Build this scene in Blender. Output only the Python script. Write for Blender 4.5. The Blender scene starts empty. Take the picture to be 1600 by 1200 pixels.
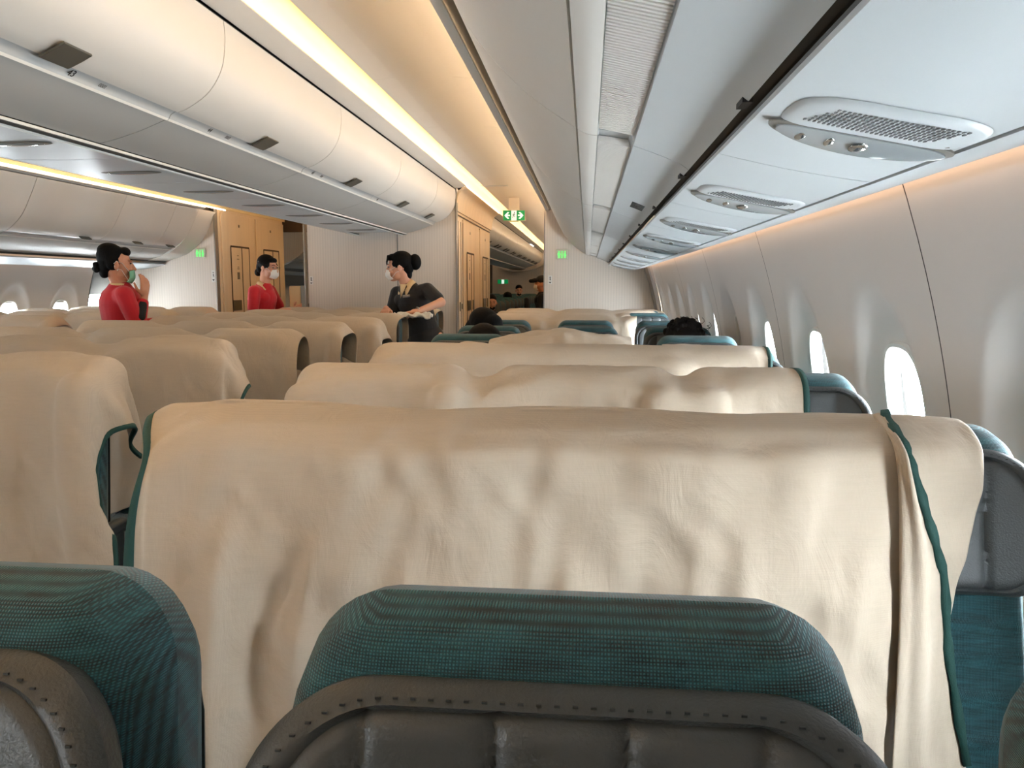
import bpy, bmesh, math, random
import numpy as np
from mathutils import Vector, Matrix, Euler
PI = math.pi
random.seed(7)
SC = bpy.context.scene
COL = SC.collection
CX, CZ = 2.22, 1.36            # camera X and eye height; cabin axis is +Y, cabin centre X=0, floor Z=0

# ------------------------------------------------------------------ helpers
def link(o, parent=None):
    COL.objects.link(o)
    if parent is not None: o.parent = parent
    return o
def tag(o, label=None, cat=None, group=None, kind=None):
    if label: o['label'] = label
    if cat: o['category'] = cat
    if group: o['group'] = group
    if kind: o['kind'] = kind
    return o
def empty(name, loc=(0,0,0), rz=0, label=None, cat=None, group=None):
    o = bpy.data.objects.new(name, None); o.empty_display_size = .1
    o.location = loc; o.rotation_euler = (0,0,rz)
    link(o); return tag(o, label, cat, group)
def copy_tree(o, parent=None):
    c = o.copy(); link(c)
    c.parent = parent
    for ch in o.children: copy_tree(ch, c)
    return c

class MB:
    def __init__(s): s.v=[]; s.f=[]; s.m=[]; s.cur=0
    def add(s, vs, fs):
        b=len(s.v); s.v += [tuple(p) for p in vs]
        s.f += [tuple(b+i for i in f) for f in fs]; s.m += [s.cur]*len(fs); return s
    def box(s, c, d, rot=None):
        x,y,z=[k/2 for k in d]; vs=[Vector((a*x,b*y,e*z)) for a in(-1,1) for b in(-1,1) for e in(-1,1)]
        M=Euler(rot).to_matrix() if rot else Matrix.Identity(3)
        vs=[M@v+Vector(c) for v in vs]
        return s.add(vs,[(0,1,3,2),(4,6,7,5),(0,4,5,1),(2,3,7,6),(0,2,6,4),(1,5,7,3)])
    def tube(s, pts, r, n=8, cap=True):
        pts=[Vector(p) for p in pts]; rr = r if isinstance(r,(list,tuple)) else [r]*len(pts)
        ref=None; rings=[]
        for i,p in enumerate(pts):
            t=(pts[min(i+1,len(pts)-1)]-pts[max(i-1,0)]).normalized()
            if ref is None: ref=Vector((0,0,1)) if abs(t.z)<.9 else Vector((1,0,0))
            a=t.cross(ref).normalized(); b=t.cross(a).normalized(); ref=-b if False else ref
            rings.append([p+a*math.cos(2*PI*k/n)*rr[i]+b*math.sin(2*PI*k/n)*rr[i] for k in range(n)])
        vs=[v for g in rings for v in g]; fs=[]
        for i in range(len(rings)-1):
            for k in range(n):
                fs.append((i*n+k,i*n+(k+1)%n,(i+1)*n+(k+1)%n,(i+1)*n+k))
        if cap: fs.append(tuple(range(n-1,-1,-1))); fs.append(tuple((len(rings)-1)*n+k for k in range(n)))
        return s.add(vs,fs)
    def ell(s, c, r, rot=None, nu=20, nv=14):
        M=Euler(rot).to_matrix() if rot is not None else Matrix.Identity(3)
        c=Vector(c); vs=[]; fs=[]
        for j in range(1,nv):
            th=PI*j/nv
            for i in range(nu):
                ph=2*PI*i/nu
                vs.append(M@Vector((r[0]*math.sin(th)*math.cos(ph),r[1]*math.sin(th)*math.sin(ph),r[2]*math.cos(th)))+c)
        top=len(vs); vs.append(M@Vector((0,0,r[2]))+c); bot=len(vs); vs.append(M@Vector((0,0,-r[2]))+c)
        for j in range(nv-2):
            for i in range(nu): fs.append((j*nu+i,(j+1)*nu+i,(j+1)*nu+(i+1)%nu,j*nu+(i+1)%nu))
        for i in range(nu):
            fs.append((top,i,(i+1)%nu)); fs.append((bot,(nv-2)*nu+(i+1)%nu,(nv-2)*nu+i))
        return s.add(vs,fs)
    def cap(s, p0, p1, r0, r1, n=14):
        """tapered limb with round ends"""
        p0=Vector(p0); p1=Vector(p1); L=(p1-p0).length
        if L<1e-6: return s.ell(p0,(r0,)*3)
        q=(p1-p0).normalized(); prof=[]
        for k in range(6): a=PI/2*(1-k/5); prof.append((-math.sin(a)*r0, math.cos(a)*r0))
        for k in range(6): a=PI/2*k/5; prof.append((L+math.sin(a)*r1, math.cos(a)*r1))
        ref=Vector((0,0,1)) if abs(q.z)<.9 else Vector((1,0,0))
        a=q.cross(ref).normalized(); b=q.cross(a).normalized(); vs=[]; fs=[]
        for (h,r) in prof:
            r=max(r,1e-4)
            for k in range(n): vs.append(p0+q*h+(a*math.cos(2*PI*k/n)+b*math.sin(2*PI*k/n))*r)
        m=len(prof)
        for i in range(m-1):
            for k in range(n): fs.append((i*n+k,(i+1)*n+k,(i+1)*n+(k+1)%n,i*n+(k+1)%n))
        fs.append(tuple(range(n))); fs.append(tuple((m-1)*n+k for k in range(n-1,-1,-1)))
        return s.add(vs,fs)
    def shell(s, prof, y0, y1, th):
        """profile of (x,z) points extruded along Y, given thickness th on its left side, closed"""
        P=[Vector((p[0],p[1])) for p in prof]; n=len(P); Q=[]
        for i in range(n):
            t=(P[min(i+1,n-1)]-P[max(i-1,0)]).normalized(); Q.append(P[i]+Vector((-t.y,t.x))*th)
        ring=P+Q[::-1]; m=len(ring)
        vs=[(p.x,y0,p.y) for p in ring]+[(p.x,y1,p.y) for p in ring]
        fs=[(i,(i+1)%m,m+(i+1)%m,m+i) for i in range(m)]
        for i in range(n-1):
            fs.append((i,m-1-i,m-2-i,i+1)); fs.append((m+i,m+i+1,2*m-2-i,2*m-1-i))
        return s.add(vs,fs)
    def obj(s, name, mat, parent=None, smooth=True, bevel=0, subd=0, angle=40, loc=None):
        me=bpy.data.meshes.new(name); me.from_pydata(s.v,[],s.f); me.validate()
        mats = mat if isinstance(mat,(list,tuple)) else [mat]
        for m in mats: me.materials.append(m)
        if len(mats)>1 and len(me.polygons)==len(s.m): me.polygons.foreach_set('material_index', s.m)
        bm=bmesh.new(); bm.from_mesh(me); bmesh.ops.recalc_face_normals(bm, faces=bm.faces); bm.to_mesh(me); bm.free()
        o=bpy.data.objects.new(name, me); link(o, parent)
        if loc is not None: o.location=loc
        if bevel:
            b=o.modifiers.new('b','BEVEL'); b.width=bevel; b.segments=3; b.limit_method='ANGLE'; b.angle_limit=math.radians(35)
        if subd:
            b=o.modifiers.new('s','SUBSURF'); b.levels=subd; b.render_levels=subd
        if smooth:
            for p in me.polygons: p.use_smooth=True
            if angle and not subd:
                try: me.set_sharp_from_angle(angle=math.radians(angle))
                except Exception: pass
        return o

def spline(pts, n=6):
    P=[Vector((p[0],p[1])) for p in pts]; out=[]
    for i in range(len(P)-1):
        a=P[max(i-1,0)]; b=P[i]; c=P[i+1]; d=P[min(i+2,len(P)-1)]
        for k in range(n):
            t=k/n
            out.append(.5*((2*b)+(c-a)*t+(2*a-5*b+4*c-d)*t*t+(3*b-a-3*c+d)*t**3))
    out.append(P[-1]); return [(p.x,p.y) for p in out]
def mir(prof): return [(-x,z) for x,z in prof][::-1]

# ------------------------------------------------------------------ materials
def srgb(c):
    return tuple(((v/255)/12.92 if v/255<=.04045 else ((v/255+.055)/1.055)**2.4) for v in c)+(1,)
def mat(name, col, rough=.5, metal=0, bump=None, var=None, emit=None, spec=None, sheen=0, coat=0, subs=0, pattern=None):
    m=bpy.data.materials.new(name); m.use_nodes=True; nt=m.node_tree; b=nt.nodes['Principled BSDF']
    c = srgb(col); b.inputs['Base Color'].default_value=c; b.inputs['Roughness'].default_value=rough
    b.inputs['Metallic'].default_value=metal
    if spec is not None: b.inputs['Specular IOR Level'].default_value=spec
    if sheen: b.inputs['Sheen Weight'].default_value=sheen; b.inputs['Sheen Roughness'].default_value=.5
    if coat: b.inputs['Coat Weight'].default_value=coat
    if subs: b.inputs['Subsurface Weight'].default_value=subs; b.inputs['Subsurface Radius'].default_value=(.01,.004,.002)
    if emit: b.inputs['Emission Color'].default_value=srgb(emit[0]); b.inputs['Emission Strength'].default_value=emit[1]
    tc=nt.nodes.new('ShaderNodeTexCoord'); N=nt.nodes.new; L=nt.links.new
    if var:   # (scale, amount, stretch xyz)
        mp=N('ShaderNodeMapping'); mp.inputs['Scale'].default_value=var[2] if len(var)>2 else (1,1,1)
        no=N('ShaderNodeTexNoise'); no.inputs['Scale'].default_value=var[0]; no.inputs['Detail'].default_value=4
        mx=N('ShaderNodeMix'); mx.data_type='RGBA'; L(tc.outputs['Object'],mp.inputs['Vector']); L(mp.outputs['Vector'],no.inputs['Vector'])
        mr=N('ShaderNodeMapRange'); mr.inputs['From Min'].default_value=.3; mr.inputs['From Max'].default_value=.7
        L(no.outputs['Fac'],mr.inputs['Value']); L(mr.outputs['Result'],mx.inputs['Factor'])
        a=var[1]; mx.inputs[6].default_value=tuple(min(1,k*(1-a)) for k in c[:3])+(1,); mx.inputs[7].default_value=tuple(min(1,k*(1+a)) for k in c[:3])+(1,)
        L(mx.outputs[2],b.inputs['Base Color'])
    if bump:  # (scale, strength, stretch)
        mp=N('ShaderNodeMapping'); mp.inputs['Scale'].default_value=bump[2] if len(bump)>2 else (1,1,1)
        no=N('ShaderNodeTexNoise'); no.inputs['Scale'].default_value=bump[0]; no.inputs['Detail'].default_value=3
        bp=N('ShaderNodeBump'); bp.inputs['Strength'].default_value=bump[1]; bp.inputs['Distance'].default_value=.002
        L(tc.outputs['Object'],mp.inputs['Vector']); L(mp.outputs['Vector'],no.inputs['Vector']); L(no.outputs['Fac'],bp.inputs['Height']); L(bp.outputs['Normal'],b.inputs['Normal'])
    if pattern: pattern(nt,b,tc,c)
    return m
def weave(scale, amt, bstr, dist=.001, flecks=None):
    def f(nt,b,tc,c):
        N=nt.nodes.new; L=nt.links.new
        w1=N('ShaderNodeTexWave'); w1.bands_direction='X'; w1.inputs['Scale'].default_value=scale; w1.inputs['Distortion'].default_value=1.2; w1.inputs['Detail Scale'].default_value=3
        w2=N('ShaderNodeTexWave'); w2.bands_direction='Z'; w2.inputs['Scale'].default_value=scale*1.3; w2.inputs['Distortion'].default_value=1.2; w2.inputs['Detail Scale'].default_value=3
        for w in (w1,w2): L(tc.outputs['Object'],w.inputs['Vector'])
        mu=N('ShaderNodeMath'); mu.operation='MULTIPLY'; L(w1.outputs['Fac'],mu.inputs[0]); L(w2.outputs['Fac'],mu.inputs[1])
        no=N('ShaderNodeTexNoise'); no.inputs['Scale'].default_value=22; no.inputs['Detail'].default_value=5
        mp=N('ShaderNodeMapping'); mp.inputs['Scale'].default_value=(1,1,9); L(tc.outputs['Object'],mp.inputs['Vector']); L(mp.outputs['Vector'],no.inputs['Vector'])
        ad=N('ShaderNodeMath'); ad.operation='ADD'; L(mu.outputs[0],ad.inputs[0]); L(no.outputs['Fac'],ad.inputs[1])
        mr=N('ShaderNodeMapRange'); mr.inputs['From Min'].default_value=.35; mr.inputs['From Max'].default_value=1.4; L(ad.outputs[0],mr.inputs['Value'])
        mx=N('ShaderNodeMix'); mx.data_type='RGBA'; L(mr.outputs['Result'],mx.inputs['Factor'])
        mx.inputs[6].default_value=tuple(k*(1-amt) for k in c[:3])+(1,)
        hi = flecks if flecks else tuple(min(1,k*(1+amt)) for k in c[:3])+(1,)
        mx.inputs[7].default_value=hi; L(mx.outputs[2],b.inputs['Base Color'])
        bp=N('ShaderNodeBump'); bp.inputs['Strength'].default_value=bstr; bp.inputs['Distance'].default_value=dist; L(mu.outputs[0],bp.inputs['Height']); L(bp.outputs['Normal'],b.inputs['Normal'])
    return f
def pinstripe(scale, amt):
    def f(nt,b,tc,c):
        N=nt.nodes.new; L=nt.links.new
        w=N('ShaderNodeTexWave'); w.bands_direction='X'; w.inputs['Scale'].default_value=scale; w.inputs['Distortion'].default_value=.6
        mp=N('ShaderNodeMapping'); mp.inputs['Scale'].default_value=(1,1,.05)
        L(tc.outputs['Object'],mp.inputs['Vector']); L(mp.outputs['Vector'],w.inputs['Vector'])
        no=N('ShaderNodeTexNoise'); no.inputs['Scale'].default_value=30; m2=N('ShaderNodeMapping'); m2.inputs['Scale'].default_value=(1,1,.06)
        L(tc.outputs['Object'],m2.inputs['Vector']); L(m2.outputs['Vector'],no.inputs['Vector'])
        mu=N('ShaderNodeMath'); mu.operation='MULTIPLY'; L(w.outputs['Fac'],mu.inputs[0]); L(no.outputs['Fac'],mu.inputs[1])
        mx=N('ShaderNodeMix'); mx.data_type='RGBA'; L(mu.outputs[0],mx.inputs['Factor'])
        mx.inputs[6].default_value=c; mx.inputs[7].default_value=tuple(k*(1-amt) for k in c[:3])+(1,); L(mx.outputs[2],b.inputs['Base Color'])
    return f
M={}
M['panel']=mat('bin_plastic',(226,223,216),.42,var=(3,.015),spec=.4)
M['psu']=mat('service_panel_plastic',(199,205,207),.38,spec=.4,var=(4,.015))
M['under']=mat('bin_underside_plastic',(196,196,192),.5,var=(3,.02))
M['wall']=mat('sidewall_plastic',(224,220,216),.5,var=(2,.02))
M['ceil']=mat('ceiling_panel',(242,236,226),.55)
M['cove']=mat('cove_reflector',(240,222,172),.6)  # yellow glow of the light strip is put into this colour
M['gap']=mat('dark_gap',(58,58,56),.7)
M['gap2']=mat('hinge_channel',(120,117,110),.6)
M['bar']=mat('handle_bar_grey',(186,190,190),.35,spec=.5)
M['barw']=mat('bright_edge_trim',(236,236,230),.35)
M['latch']=mat('latch_dark_grey',(80,79,72),.45)
M['ink']=mat('printed_black',(25,25,25),.6)
M['inkg']=mat('printed_grey',(110,112,112),.6)
M['bulk']=mat('bulkhead_laminate',(222,212,200),.55,pattern=pinstripe(11,.16))
M['trim']=mat('aluminium_edge',(150,146,140),.35,metal=.6)
M['lav']=mat('lavatory_door_laminate',(228,208,178),.5,var=(14,.04,(1,1,.06)))
M['lavd']=mat('door_groove',(70,55,40),.7)
M['latchm']=mat('lavatory_latch_metal',(120,108,86),.35,metal=.7)
M['carpet']=mat('cabin_carpet',(58,66,68),.95,bump=(300,.6),var=(60,.3))
M['teal']=mat('teal_woven_fabric',(5,38,44),.88,sheen=.22,pattern=weave(150,.5,.6,.0010,srgb((42,106,114))))
M['leather']=mat('grey_leather',(58,62,63),.45,bump=(420,.35),var=(9,.06),spec=.5)
M['shell']=mat('seat_shell_plastic',(38,44,46),.5)
M['metal']=mat('seat_frame_metal',(110,112,112),.4,metal=.8)
M['cloth']=mat('cream_cotton',(212,200,180),.9,sheen=.25,pattern=weave(170,.055,.25,.0006))
def crumple(nt,b,tc,c):
    weave(170,.055,.25,.0006)(nt,b,tc,c); N=nt.nodes.new; L=nt.links.new; prev=b.inputs['Normal'].links[0].from_socket
    n1=N('ShaderNodeTexNoise'); n1.inputs['Scale'].default_value=11; n1.inputs['Detail'].default_value=5; n1.inputs['Distortion'].default_value=1.2; n1.inputs['Roughness'].default_value=.55
    mp=N('ShaderNodeMapping'); mp.inputs['Scale'].default_value=(1.3,1,.7); L(tc.outputs['Object'],mp.inputs['Vector']); L(mp.outputs['Vector'],n1.inputs['Vector'])
    bp=N('ShaderNodeBump'); bp.inputs['Strength'].default_value=.5; bp.inputs['Distance'].default_value=.008; L(n1.outputs['Fac'],bp.inputs['Height']); L(prev,bp.inputs['Normal']); L(bp.outputs['Normal'],b.inputs['Normal'])
M['cloth']=mat('cream_cotton',(198,183,163),.9,sheen=.12,pattern=crumple)
M['hem']=mat('dark_green_hem',(16,62,56),.75,bump=(500,.4))
M['frame']=mat('window_frame_plastic',(232,232,228),.35)
M['shade']=mat('window_shade_plastic',(206,206,202),.5)
M['white']=mat('placard_white',(225,225,220),.5)
M['green']=mat('exit_sign_green',(0,120,70),.5,emit=((0,150,80),.55))
M['signw']=mat('exit_sign_white',(240,250,245),.5,emit=((235,255,245),.9))
M['signbox']=mat('sign_housing',(205,196,180),.5)
M['lavgreen']=mat('lit_green_icon',(90,230,110),.5,emit=((90,240,110),1.3))
M['lavpanel']=mat('sign_panel',(205,206,188),.5)
M['lens']=mat('clear_lamp_lens',(158,164,166),.12,spec=.8,coat=.5)
M['chrome']=mat('chrome_bezel',(200,202,202),.15,metal=.9)
M['skin']=mat('skin',(214,160,132),.5,subs=.12)
M['skind']=mat('skin_warm',(196,138,108),.5,subs=.12)
M['hair']=mat('black_hair',(5,4,4),.7,spec=.12,bump=(120,.7,(1,1,.2)))
M['hairb']=mat('dark_brown_hair',(9,6,5),.7,spec=.12,bump=(120,.7,(1,1,.2)))
M['red']=mat('red_uniform',(186,10,32),.75,sheen=.2,bump=(300,.3))
M['black']=mat('black_uniform',(10,11,14),.8,sheen=.1,bump=(300,.3))
M['cream']=mat('cream_collar',(224,196,150),.75)
M['mask']=mat('white_mask',(230,226,218),.8,bump=(90,.3))
M['maskg']=mat('green_mask',(120,180,150),.8,bump=(90,.3))
M['paper']=mat('white_paper',(238,236,230),.7)
M['dark']=mat('dark_clothing',(18,18,20),.85)
M['tan']=mat('tan_carton',(196,168,128),.6)
M['eye']=mat('eye_dark',(20,14,12),.3)
M['pearl']=mat('pearl',(240,235,225),.25)
def emis(name, col, st):
    m=bpy.data.materials.new(name); m.use_nodes=True; nt=m.node_tree; nt.nodes.clear()
    e=nt.nodes.new('ShaderNodeEmission'); o=nt.nodes.new('ShaderNodeOutputMaterial'); e.inputs[0].default_value=col; e.inputs[1].default_value=st
    nt.links.new(e.outputs[0],o.inputs[0]); return m
M['led']=emis('warm_led_strip',(1,.73,.50,1),26)
M['led2']=emis('warm_led_strip_window',(1,.66,.44,1),9)
M['led3']=emis('warm_led_strip_boosted',(1,.71,.46,1),70)  # mostly hidden strip, boosted to brighten the ceiling
M['lamp']=emis('reading_lamp_lit',(1,.95,.85,1),5)
M['led3l']=emis('warm_led_strip_far',(1,.70,.44,1),14)
M['led2l']=emis('warm_led_strip_far_window',(1,.66,.44,1),3.5)
def glassmat():
    m=bpy.data.materials.new('window_pane_acrylic'); m.use_nodes=True; nt=m.node_tree; nt.nodes.clear()
    t=nt.nodes.new('ShaderNodeBsdfTransparent'); g=nt.nodes.new('ShaderNodeBsdfGlossy'); g.inputs['Roughness'].default_value=.05
    mx=nt.nodes.new('ShaderNodeMixShader'); mx.inputs[0].default_value=.06; o=nt.nodes.new('ShaderNodeOutputMaterial')
    t.inputs[0].default_value=(.96,.98,1,1)
    nt.links.new(t.outputs[0],mx.inputs[1]); nt.links.new(g.outputs[0],mx.inputs[2]); nt.links.new(mx.outputs[0],o.inputs[0]); return m
M['glass']=glassmat()

# ------------------------------------------------------------------ camera
F=1230.0
fw=Vector((118,153,-F)).normalized(); up=Vector((math.sin(math.radians(.8)),math.cos(math.radians(.8)),0)); up=(up-fw*up.dot(fw)).normalized(); rt=fw.cross(up)
R=Matrix((rt,fw,up))
cam=bpy.data.cameras.new('camera'); cam.sensor_width=36; cam.lens=F/1600*36; cam.clip_start=.02; cam.clip_end=200
co=bpy.data.objects.new('camera',cam); link(co); co.matrix_world=Matrix.Translation((CX,0,CZ))@R.to_4x4(); SC.camera=co
YB, YE, YF = -2.6, 8.5, 26.0      # rear of the camera, bulkhead, far wall

# ------------------------------------------------------------------ shell of the cabin
def struct(o, label=None): return tag(o,label,None,None,'structure')
mb=MB(); mb.box((0,(YB+YF)/2,-.03),(6.5,YF-YB+.4,.06)); struct(mb.obj('floor',M['carpet'],smooth=False))
def XW(z): return math.sqrt(3.03**2-(z-.56)**2)
WIN0, WP, LOFF = 2.07, .715, .36
WZ=1.035
SHUT={ (1,3):1.0 }            # window shades: (side,k) -> lowered fraction
for k in range(-6,-2): SHUT[(-1,k)]=1.0; SHUT[(1,k)]=1.0  # unseen shades, added shut to cut daylight on the near seats
SHUT[(-1,7)]=.08; SHUT[(-1,6)]=.05
def superell(a,b,n,t):
    c,s=math.cos(t),math.sin(t)
    return (a*math.copysign(abs(c)**(2/n),c), b*math.copysign(abs(s)**(2/n),s))
NA=72
def win_panel(mb, side, yc, z0=.015, z1=1.63, g0=0, g1=0):
    ya=-WP/2+g0; yb=WP/2-g1
    outer=[]; 
    for i in range(NA):
        t=2*PI*i/NA; c,s=math.cos(t),math.sin(t)
        k=min([ (yb/c if c>1e-9 else 1e9), (ya/c if c<-1e-9 else 1e9), ((z1-WZ)/s if s>1e-9 else 1e9), ((z0-WZ)/s if s<-1e-9 else 1e9)])
        outer.append([c*k,s*k])
    for cx,cy in ((yb,z1-WZ),(ya,z1-WZ),(ya,z0-WZ),(yb,z0-WZ)):
        j=min(range(NA),key=lambda q:(math.atan2(outer[q][1],outer[q][0])-math.atan2(cy,cx))**2); outer[j]=[cx,cy]
    rec=[]; opn=[]
    for i in range(NA):
        t=2*PI*i/NA
        x,y=superell(.235,.335 if math.sin(t)>0 else .27,2.2,t)
        if math.sin(t)>0: x*=1-.18*math.sin(t)**2
        rec.append([x,y]); opn.append(list(superell(.132,.184,2.8,t)))
    rings=[]
    for q in (1,.7,.35,.12): rings.append(([ [rec[i][0]+(outer[i][0]-rec[i][0])*q, rec[i][1]+(outer[i][1]-rec[i][1])*q] for i in range(NA)],0))
    for q in range(9):
        w=q/8; sm=w*w*(3-2*w)
        rings.append(([ [rec[i][0]+(opn[i][0]-rec[i][0])*w, rec[i][1]+(opn[i][1]-rec[i][1])*w] for i in range(NA)],.006*(q>0)+.046*sm))
    rings.append((opn,.075))
    vs=[]; fs=[]
    for r,d in rings:
        for y,z in r: vs.append((side*(XW(z+WZ)+d), yc+y, z+WZ))
    for j in range(len(rings)-1):
        for i in range(NA): fs.append((j*NA+i,j*NA+(i+1)%NA,(j+1)*NA+(i+1)%NA,(j+1)*NA+i))
    mb.add(vs,fs)
wn=0
def window(side,k,yc,view=True):
    global wn; wn+=1
    e=empty('window_%d'%wn,(side*(XW(WZ)+.048),yc,WZ)); tag(e,kind='structure')
    # frame ring
    mb=MB(); vs=[];fs=[]; sec=[(.0,.0),(.007,-.008),(.016,-.008),(.022,.0),(.02,.03),(.0,.03)]
    for i in range(NA):
        t=2*PI*i/NA; 
        for (o,d) in sec:
            y,z=superell(.114+o,.166+o,2.8,t); vs.append((side*(d+XW(WZ+z)-XW(WZ)),y,z))
    m=len(sec)
    for i in range(NA):
        for j in range(m): fs.append((i*m+j,i*m+(j+1)%m,((i+1)%NA)*m+(j+1)%m,((i+1)%NA)*m+j))
    mb.add(vs,fs); f=mb.obj('window_frame',M['frame'],e)
    mb=MB(); mb.add([(side*(.022+XW(WZ+z)-XW(WZ)),y,z) for (y,z) in [superell(.13,.182,2.8,2*PI*i/NA) for i in range(NA)]],[tuple(range(NA))])
    g=mb.obj('pane',M['glass'],e,smooth=False)
    s=SHUT.get((side,k),0)
    if s>0:
        mb=MB(); z1=.175; z0=z1-.35*s
        mb.box((side*(.012+.5*(XW(WZ+z0)+XW(WZ+z1))-XW(WZ)),0,(z0+z1)/2),(.006,.236,z1-z0)); mb.box((side*(.004+XW(WZ+z0)-XW(WZ)),0,z0+.012),(.016,.09,.02))
        mb.obj('window_shade',M['shade'],e,bevel=.003)
    return e
for side,nm in ((1,'wall_right'),(-1,'wall_left')):
    for p in range(-3,5):       # panels hold two windows each
        W0=WIN0+(LOFF if side<0 else 0); ys=[W0+WP*(2*p), W0+WP*(2*p+1)]
        if p==4 and side<0: continue
        mb=MB(); win_panel(mb,side,ys[0],g0=.0025)
        if p<4: win_panel(mb,side,ys[1],g1=.0025)
        bmo=mb.obj(nm,M['wall'],angle=60)
        so=bmo.modifiers.new('w','WELD'); so.merge_threshold=.0005
        struct(bmo)
        for q in ((0,1) if p<4 else (0,)): window(side,2*p+q,ys[q])
    mb=MB()
    for q in range(-6,10): 
        W0=WIN0+(LOFF if side<0 else 0); mb.shell([(side*(XW(z)+.0100),z) for z in np.linspace(0,1.66,40)][::side], W0+WP*q-WP/2-.02, W0+WP*q-WP/2+.02,.008)
    struct(mb.obj('wall_seam_backing_'+('right' if side>0 else 'left'),M['gap']))  # strips added behind the seams to block daylight leaks
    # dark liner behind the panels with window-sized openings
    # outer liner strips above, between and below the windows
    mb=MB()
    for k in range(-6,10):
        y=W0+WP*k+WP/2
        mb.shell([(side*(XW(z)+.125),z) for z in np.linspace(0,1.75,8)][::side], y-.17,y+.17,.01)
    for (za,zb) in ((0,.80),(1.26,1.9)):
        mb.shell([(side*(XW(z)+.135),z) for z in np.linspace(za,zb,6)][::side], W0+WP*(-6)-.3,W0+WP*9+.3,.01)
    struct(mb.obj('wall_liner_'+('right' if side>0 else 'left'),M['gap']))
    # forward cabin sidewall, plain
    mb=MB(); mb.shell([(side*XW(z),z) for z in np.linspace(0.05,1.7,14)][::side], (8.155 if side>0 else 8.155),YF,.02); struct(mb.obj('wall_far_'+('right' if side>0 else 'left'),M['wall']))
# lower side band + outer skin top
mb=MB(); mb.box((0,YB-.05,1.3),(6.3,.06,2.7)); struct(mb.obj('wall_front',M['bulk'],smooth=False))
mb=MB(); mb.box((0,YF+.03,1.3),(6.3,.06,2.7)); struct(mb.obj('wall_back',M['bulk'],smooth=False))
mb=MB()
arc=[(3.07*math.sin(a), 1.47+1.25*max(0,math.cos(a))**.6) for a in np.linspace(-PI/2,PI/2,60)]
mb.shell(arc,YB-.1,YF+.1,.03); struct(mb.obj('ceiling_crown',M['gap']))

# aisle ceilings with coves
def aisle_ceiling(sg,nm):
    f=(lambda p:p) if sg>0 else mir
    pr=spline([(1.075,2.44),(1.2,2.452),(1.35,2.455),(1.5,2.45),(1.62,2.435)],4)
    ys=[YB]+[4.25+1.29*k for k in range(-5,17)]; ys=[y for y in ys if YB<=y<YF]+[YF]
    mb=MB()
    for a,b in zip(ys[:-1],ys[1:]): mb.shell(f(pr),a+.002,b-.002,.012)
    mb.shell(f([(1.07,2.452),(1.62,2.45)]),YB,YF,.012)
    struct(mb.obj(nm,M['ceil'],angle=25))
    mb=MB()
    mb.shell(f(spline([(.885,2.40),(.87,2.46),(.92,2.52),(1.0,2.505),(1.05,2.46),(1.072,2.442)],4)),YB,YF,.012)
    mb.shell(f(spline([(1.622,2.437),(1.66,2.46),(1.74,2.44),(1.82,2.34),(1.83,2.2)],4)),YB,YF,.012)
    struct(mb.obj('trim_'+('1' if sg>0 else '2'),M['cove']))
aisle_ceiling(1,'ceiling'); aisle_ceiling(-1,'ceiling')
def strip(name,prof,y0,y1,th,m,label,g):
    mb=MB(); mb.shell(prof,y0,y1,th); o=mb.obj(name,m); return tag(o,label,'light strip',g)
LY=[(YB,-.5),(-.5,2.5),(2.5,5.5),(5.5,8.4),(8.4,11.3),(11.3,18),(18,25.8)]
for sg in (1,-1):
    f=(lambda p:p) if sg>0 else mir
    a='right' if sg>0 else 'left'
    strip('cove_light',f([(.905,2.402),(.925,2.408)]),YB,YF-.2,.008,M['led'],'warm glowing light strip along the centre bins of the %s aisle'%a,'cove lights')
    strip('cove_light',f([(1.7625,2.173),(1.768,2.184)]),YB,(YE if sg<0 else 24.0),.006,M['led3' if sg>0 else 'led3l'],'thin warm light strip above the window-side bins of the %s aisle'%a,'cove lights')  # right run past the bulkhead is added to brighten ceiling and far bins
    strip('cove_light',f([(2.80,1.575),(2.825,1.58)]),YB,YE,.006,M['led2' if sg>0 else 'led2l'],'warm light strip under the %s window bins washing the sidewall'%a,'cove lights')

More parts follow.
